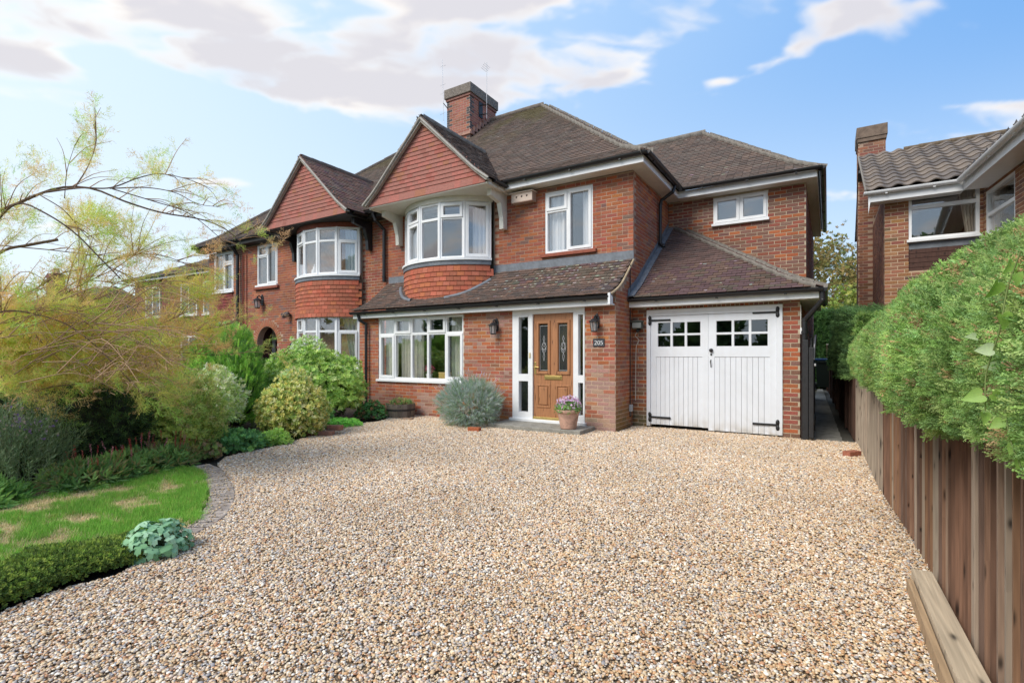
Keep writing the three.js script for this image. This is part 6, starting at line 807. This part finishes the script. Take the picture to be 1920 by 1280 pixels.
  // long bare wands arching over the dense part
  for (let i = 0; i < 70; i++) { const x0 = rr(-20, 230), y0 = rr(560, 720), dp = rr(4.7, 5.3), L = rr(70, 210), up = rr(-70, 25); const p = at(x0, y0, dp), e = at(x0 + L, y0 + up + rr(0, 50), dp + rr(-.1, .4)), m = at(x0 + L * .55, y0 + up * .8 - rr(0, 18), dp + .1); twigs.push(limb([p, m, e], .0062, .0022, 5, 10)); for (let k = 0; k < 5; k++) { const q = p.clone().lerp(e, rr(.5, 1)); twigs.push(limb([q, q.clone().add(V(rr(.02, .12), rr(-.05, .06), rr(-.05, .05))), q.clone().add(V(rr(.08, .2), rr(-.1, .08), rr(-.08, .08)))], .0032, .0014, 4, 5)); } }
  // the dense low body of the tree
  for (let i = 0; i < 1000; i++) { const px = Math.pow(R(), 1.25) * 350 - 15, edge = mix(575, 630, px / 430) + 45 * fbm(px / 70, 3, 1, 3), bot = mix(745, 690, px / 430) + 30 * fbm(px / 60, 9, 2, 3), py = mix(edge, bot, Math.pow(R(), 1.05)), dp = rr(5.0, 5.9) + px / 430 * .8; const p = at(px, py, dp); if (p.y < .25) continue; const f = fbm(px / 55, py / 40, 4, 3); if (f < -.22) continue; plume.push({ m: place(p.sub(O), V(rr(-.4, 1), rr(-.3, .9), rr(-.5, .5)), rr(.7, 1.25)), c: tint(f > .15 ? tip : tc, .22) }); }
  for (const [px, py, dp, n] of [[275, 318, 5.35, 20], [285, 340, 5.4, 8], [505, 455, 5.95, 9], [385, 460, 5.9, 10], [345, 470, 5.9, 12], [400, 490, 6, 7], [385, 530, 6.1, 8], [385, 570, 6.2, 8], [385, 610, 6.3, 9], [430, 655, 6.5, 6], [160, 300, 5.25, 22], [165, 250, 5.3, 16], [200, 430, 5.3, 40], [170, 410, 5.3, 40], [230, 440, 5.4, 24], [30, 410, 5.2, 30], [130, 420, 5.3, 30], [240, 480, 5.5, 30], [90, 330, 5.2, 10], [40, 320, 5.3, 10]]) for (let i = 0; i < n; i++) { const p = at(px + rr(-24, 24), py + rr(-24, 24), dp + rr(-.25, .25)); plume.push({ m: place(p.sub(O), V(rr(-.6, .8), rr(-.2, 1), rr(-.5, .5)), rr(.5, .9)), c: tint(px > 370 ? tip : tc, .2) }); }
  part(t, 'twigs', twigs, std([.40, .25, .14], { roughness: .9 })).userData.kind = 'stuff'; inst(t, 'foliage', feath, leafM({ transmission: .58, roughness: .95, color: col([1.1, 1.1, 1.1]) }), plume); console.log('plumes', plume.length, feath.attributes.position.count / 3);
}
// ================= trees and hedges beyond =================
function tree(name, label, x, d, h, cr, cols, o = {}) {
  const t = thing(name, label, 'tree', x, 0, -d), tips = [], g = o.g || cluster(7, .22, .13, .5, 1.4, .4);
  const tr = [limb([V(0, 0, 0), V(.1, h * .25, 0), V(0, h * .5, .1), V(.05, h * .85, 0)], h * .022, h * .004, 8, 16)]; mesh(merge(tr), wood, 'trunk', t);
  const bs = []; for (let i = 0; i < 14; i++) { const y = h * rr(.3, .8), a = R() * 6.28, q = cr * rr(.5, .9) * Math.sin(Math.min(1, (1.08 - y / h) * 1.9) * 1.5); bs.push(limb([V(.05, y, 0), V(Math.cos(a) * q * .5, y + h * .05, Math.sin(a) * q * .5), V(Math.cos(a) * q, y + h * rr(.06, .14), Math.sin(a) * q)], h * .007, .015, 5, 8)); tips.push([Math.cos(a) * q, y + h * .1, Math.sin(a) * q]); } mesh(merge(bs), wood, 'limb', t);
  for (const p of tips) crown(t, { c: p, r: [cr * .42, h * .13, cr * .42], n: o.n || 150, g, cols, lump: .4, shell: .8, low: -.9, seed: p[0] * 3 + p[1], s: [.7, 1.3] }); crown(t, { c: [0, h * .62, 0], r: [cr * .8, h * .38, cr * .8], n: (o.n || 150) * 4, g, cols, lump: .4, shell: .7, low: -.9, seed: x + d });
  return t;
}
tree('ochre_tree', 'yellow brown autumn tree seen through the gap beside the extension', -.9, 33, 8.6, 2.9, [[.17, .14, .045], [.21, .165, .06], [.14, .135, .04], [.11, .125, .04], [.20, .14, .055]], { n: 120, g: cluster(6, .16, .10, .5, 1.4, .4) });
tree('pine_tree', 'dark bluish pine standing right of the yellow brown tree in the gap', 1.25, 39, 9.4, 2.0, [[.07, .11, .07], [.10, .14, .09], [.15, .17, .09]], { n: 60, g: cluster(14, .2, .018, .3, 1.4, .3) });
tree('bright_tree', 'yellow green bushy tree above the passage hedge', .6, 29, 4.6, 2.0, [[.19, .22, .045], [.14, .19, .04], [.22, .23, .06]], { n: 130, g: cluster(6, .15, .10, .5, 1.4, .4) });
{
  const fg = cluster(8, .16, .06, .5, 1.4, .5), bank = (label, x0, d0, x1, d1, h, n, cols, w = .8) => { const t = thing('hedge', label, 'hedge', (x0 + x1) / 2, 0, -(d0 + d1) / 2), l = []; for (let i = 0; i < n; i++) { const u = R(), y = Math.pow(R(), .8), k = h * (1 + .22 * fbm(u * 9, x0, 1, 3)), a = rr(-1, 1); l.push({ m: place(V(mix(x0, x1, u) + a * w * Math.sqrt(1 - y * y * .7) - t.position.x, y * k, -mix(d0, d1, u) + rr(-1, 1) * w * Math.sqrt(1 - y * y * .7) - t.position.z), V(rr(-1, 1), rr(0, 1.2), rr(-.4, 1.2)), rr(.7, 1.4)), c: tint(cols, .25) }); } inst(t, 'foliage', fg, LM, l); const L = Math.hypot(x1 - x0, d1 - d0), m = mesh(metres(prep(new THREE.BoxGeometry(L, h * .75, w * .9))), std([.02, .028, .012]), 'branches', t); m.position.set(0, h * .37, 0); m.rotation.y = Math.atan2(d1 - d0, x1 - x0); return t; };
  bank('green garden hedge in front of the house past the arched-porch semi', -20.5, 7.2, -30, 7.6, 2.3, 2200, [[.13, .22, .06], [.17, .27, .08], [.09, .15, .045]]); bank('long yellowish hedge behind the feathery tamarisk', -13, 2.6, -24, 4.6, 1.75, 3200, [[.19, .26, .07], [.25, .30, .09], [.13, .20, .06]]); bank('dark garden hedge in front of the far off brown roofed house', -32, 3.5, -52, 5.5, 2.6, 2600, [[.09, .15, .05], [.12, .19, .06], [.16, .22, .08]], 1.4); bank('mixed green hedge between the two semis and the far houses', -19, 5.4, -27, 10, 2.0, 2000, [[.12, .20, .06], [.2, .24, .08]]);
  // what stands across the road, seen only in the panes
  const o = thing('distant_trees', 'dark green trees across the road reflected in the window panes', 'trees', -6, 0, 22); o.userData.kind = 'stuff'; const l = [], g = cluster(6, .6, .34, .5, 1.4, .5); for (const [x, z, h, r, n] of [[-16, 0, 9, 3.6, 700], [-9, 3, 5, 3, 500], [-2, 1, 4.2, 3, 450], [5, 2, 6, 3, 500], [13, 0, 10, 4, 800], [-25, 1, 6, 4, 500], [-1.5, -8, 2.2, 2, 300], [-6, -8, 2.4, 2, 300], [-12, -7, 2.6, 2.4, 350], [4, -8, 2.3, 2, 300]]) for (let i = 0; i < n; i++) { const a = R() * 6.28, y = R(), q = r * Math.sqrt(R()) * Math.sin((.12 + y * .88) * 3.0) ** .6; l.push({ m: place(V(x + Math.cos(a) * q, h * y, z + Math.sin(a) * q), V(rr(-1, 1), rr(-.2, 1), rr(-1, 1)), rr(.7, 1.4)), c: tint([[.05, .09, .03], [.07, .12, .035], [.035, .06, .022]]) }); } inst(o, 'foliage', g, LM, l);
}
renderer.render(scene, camera);
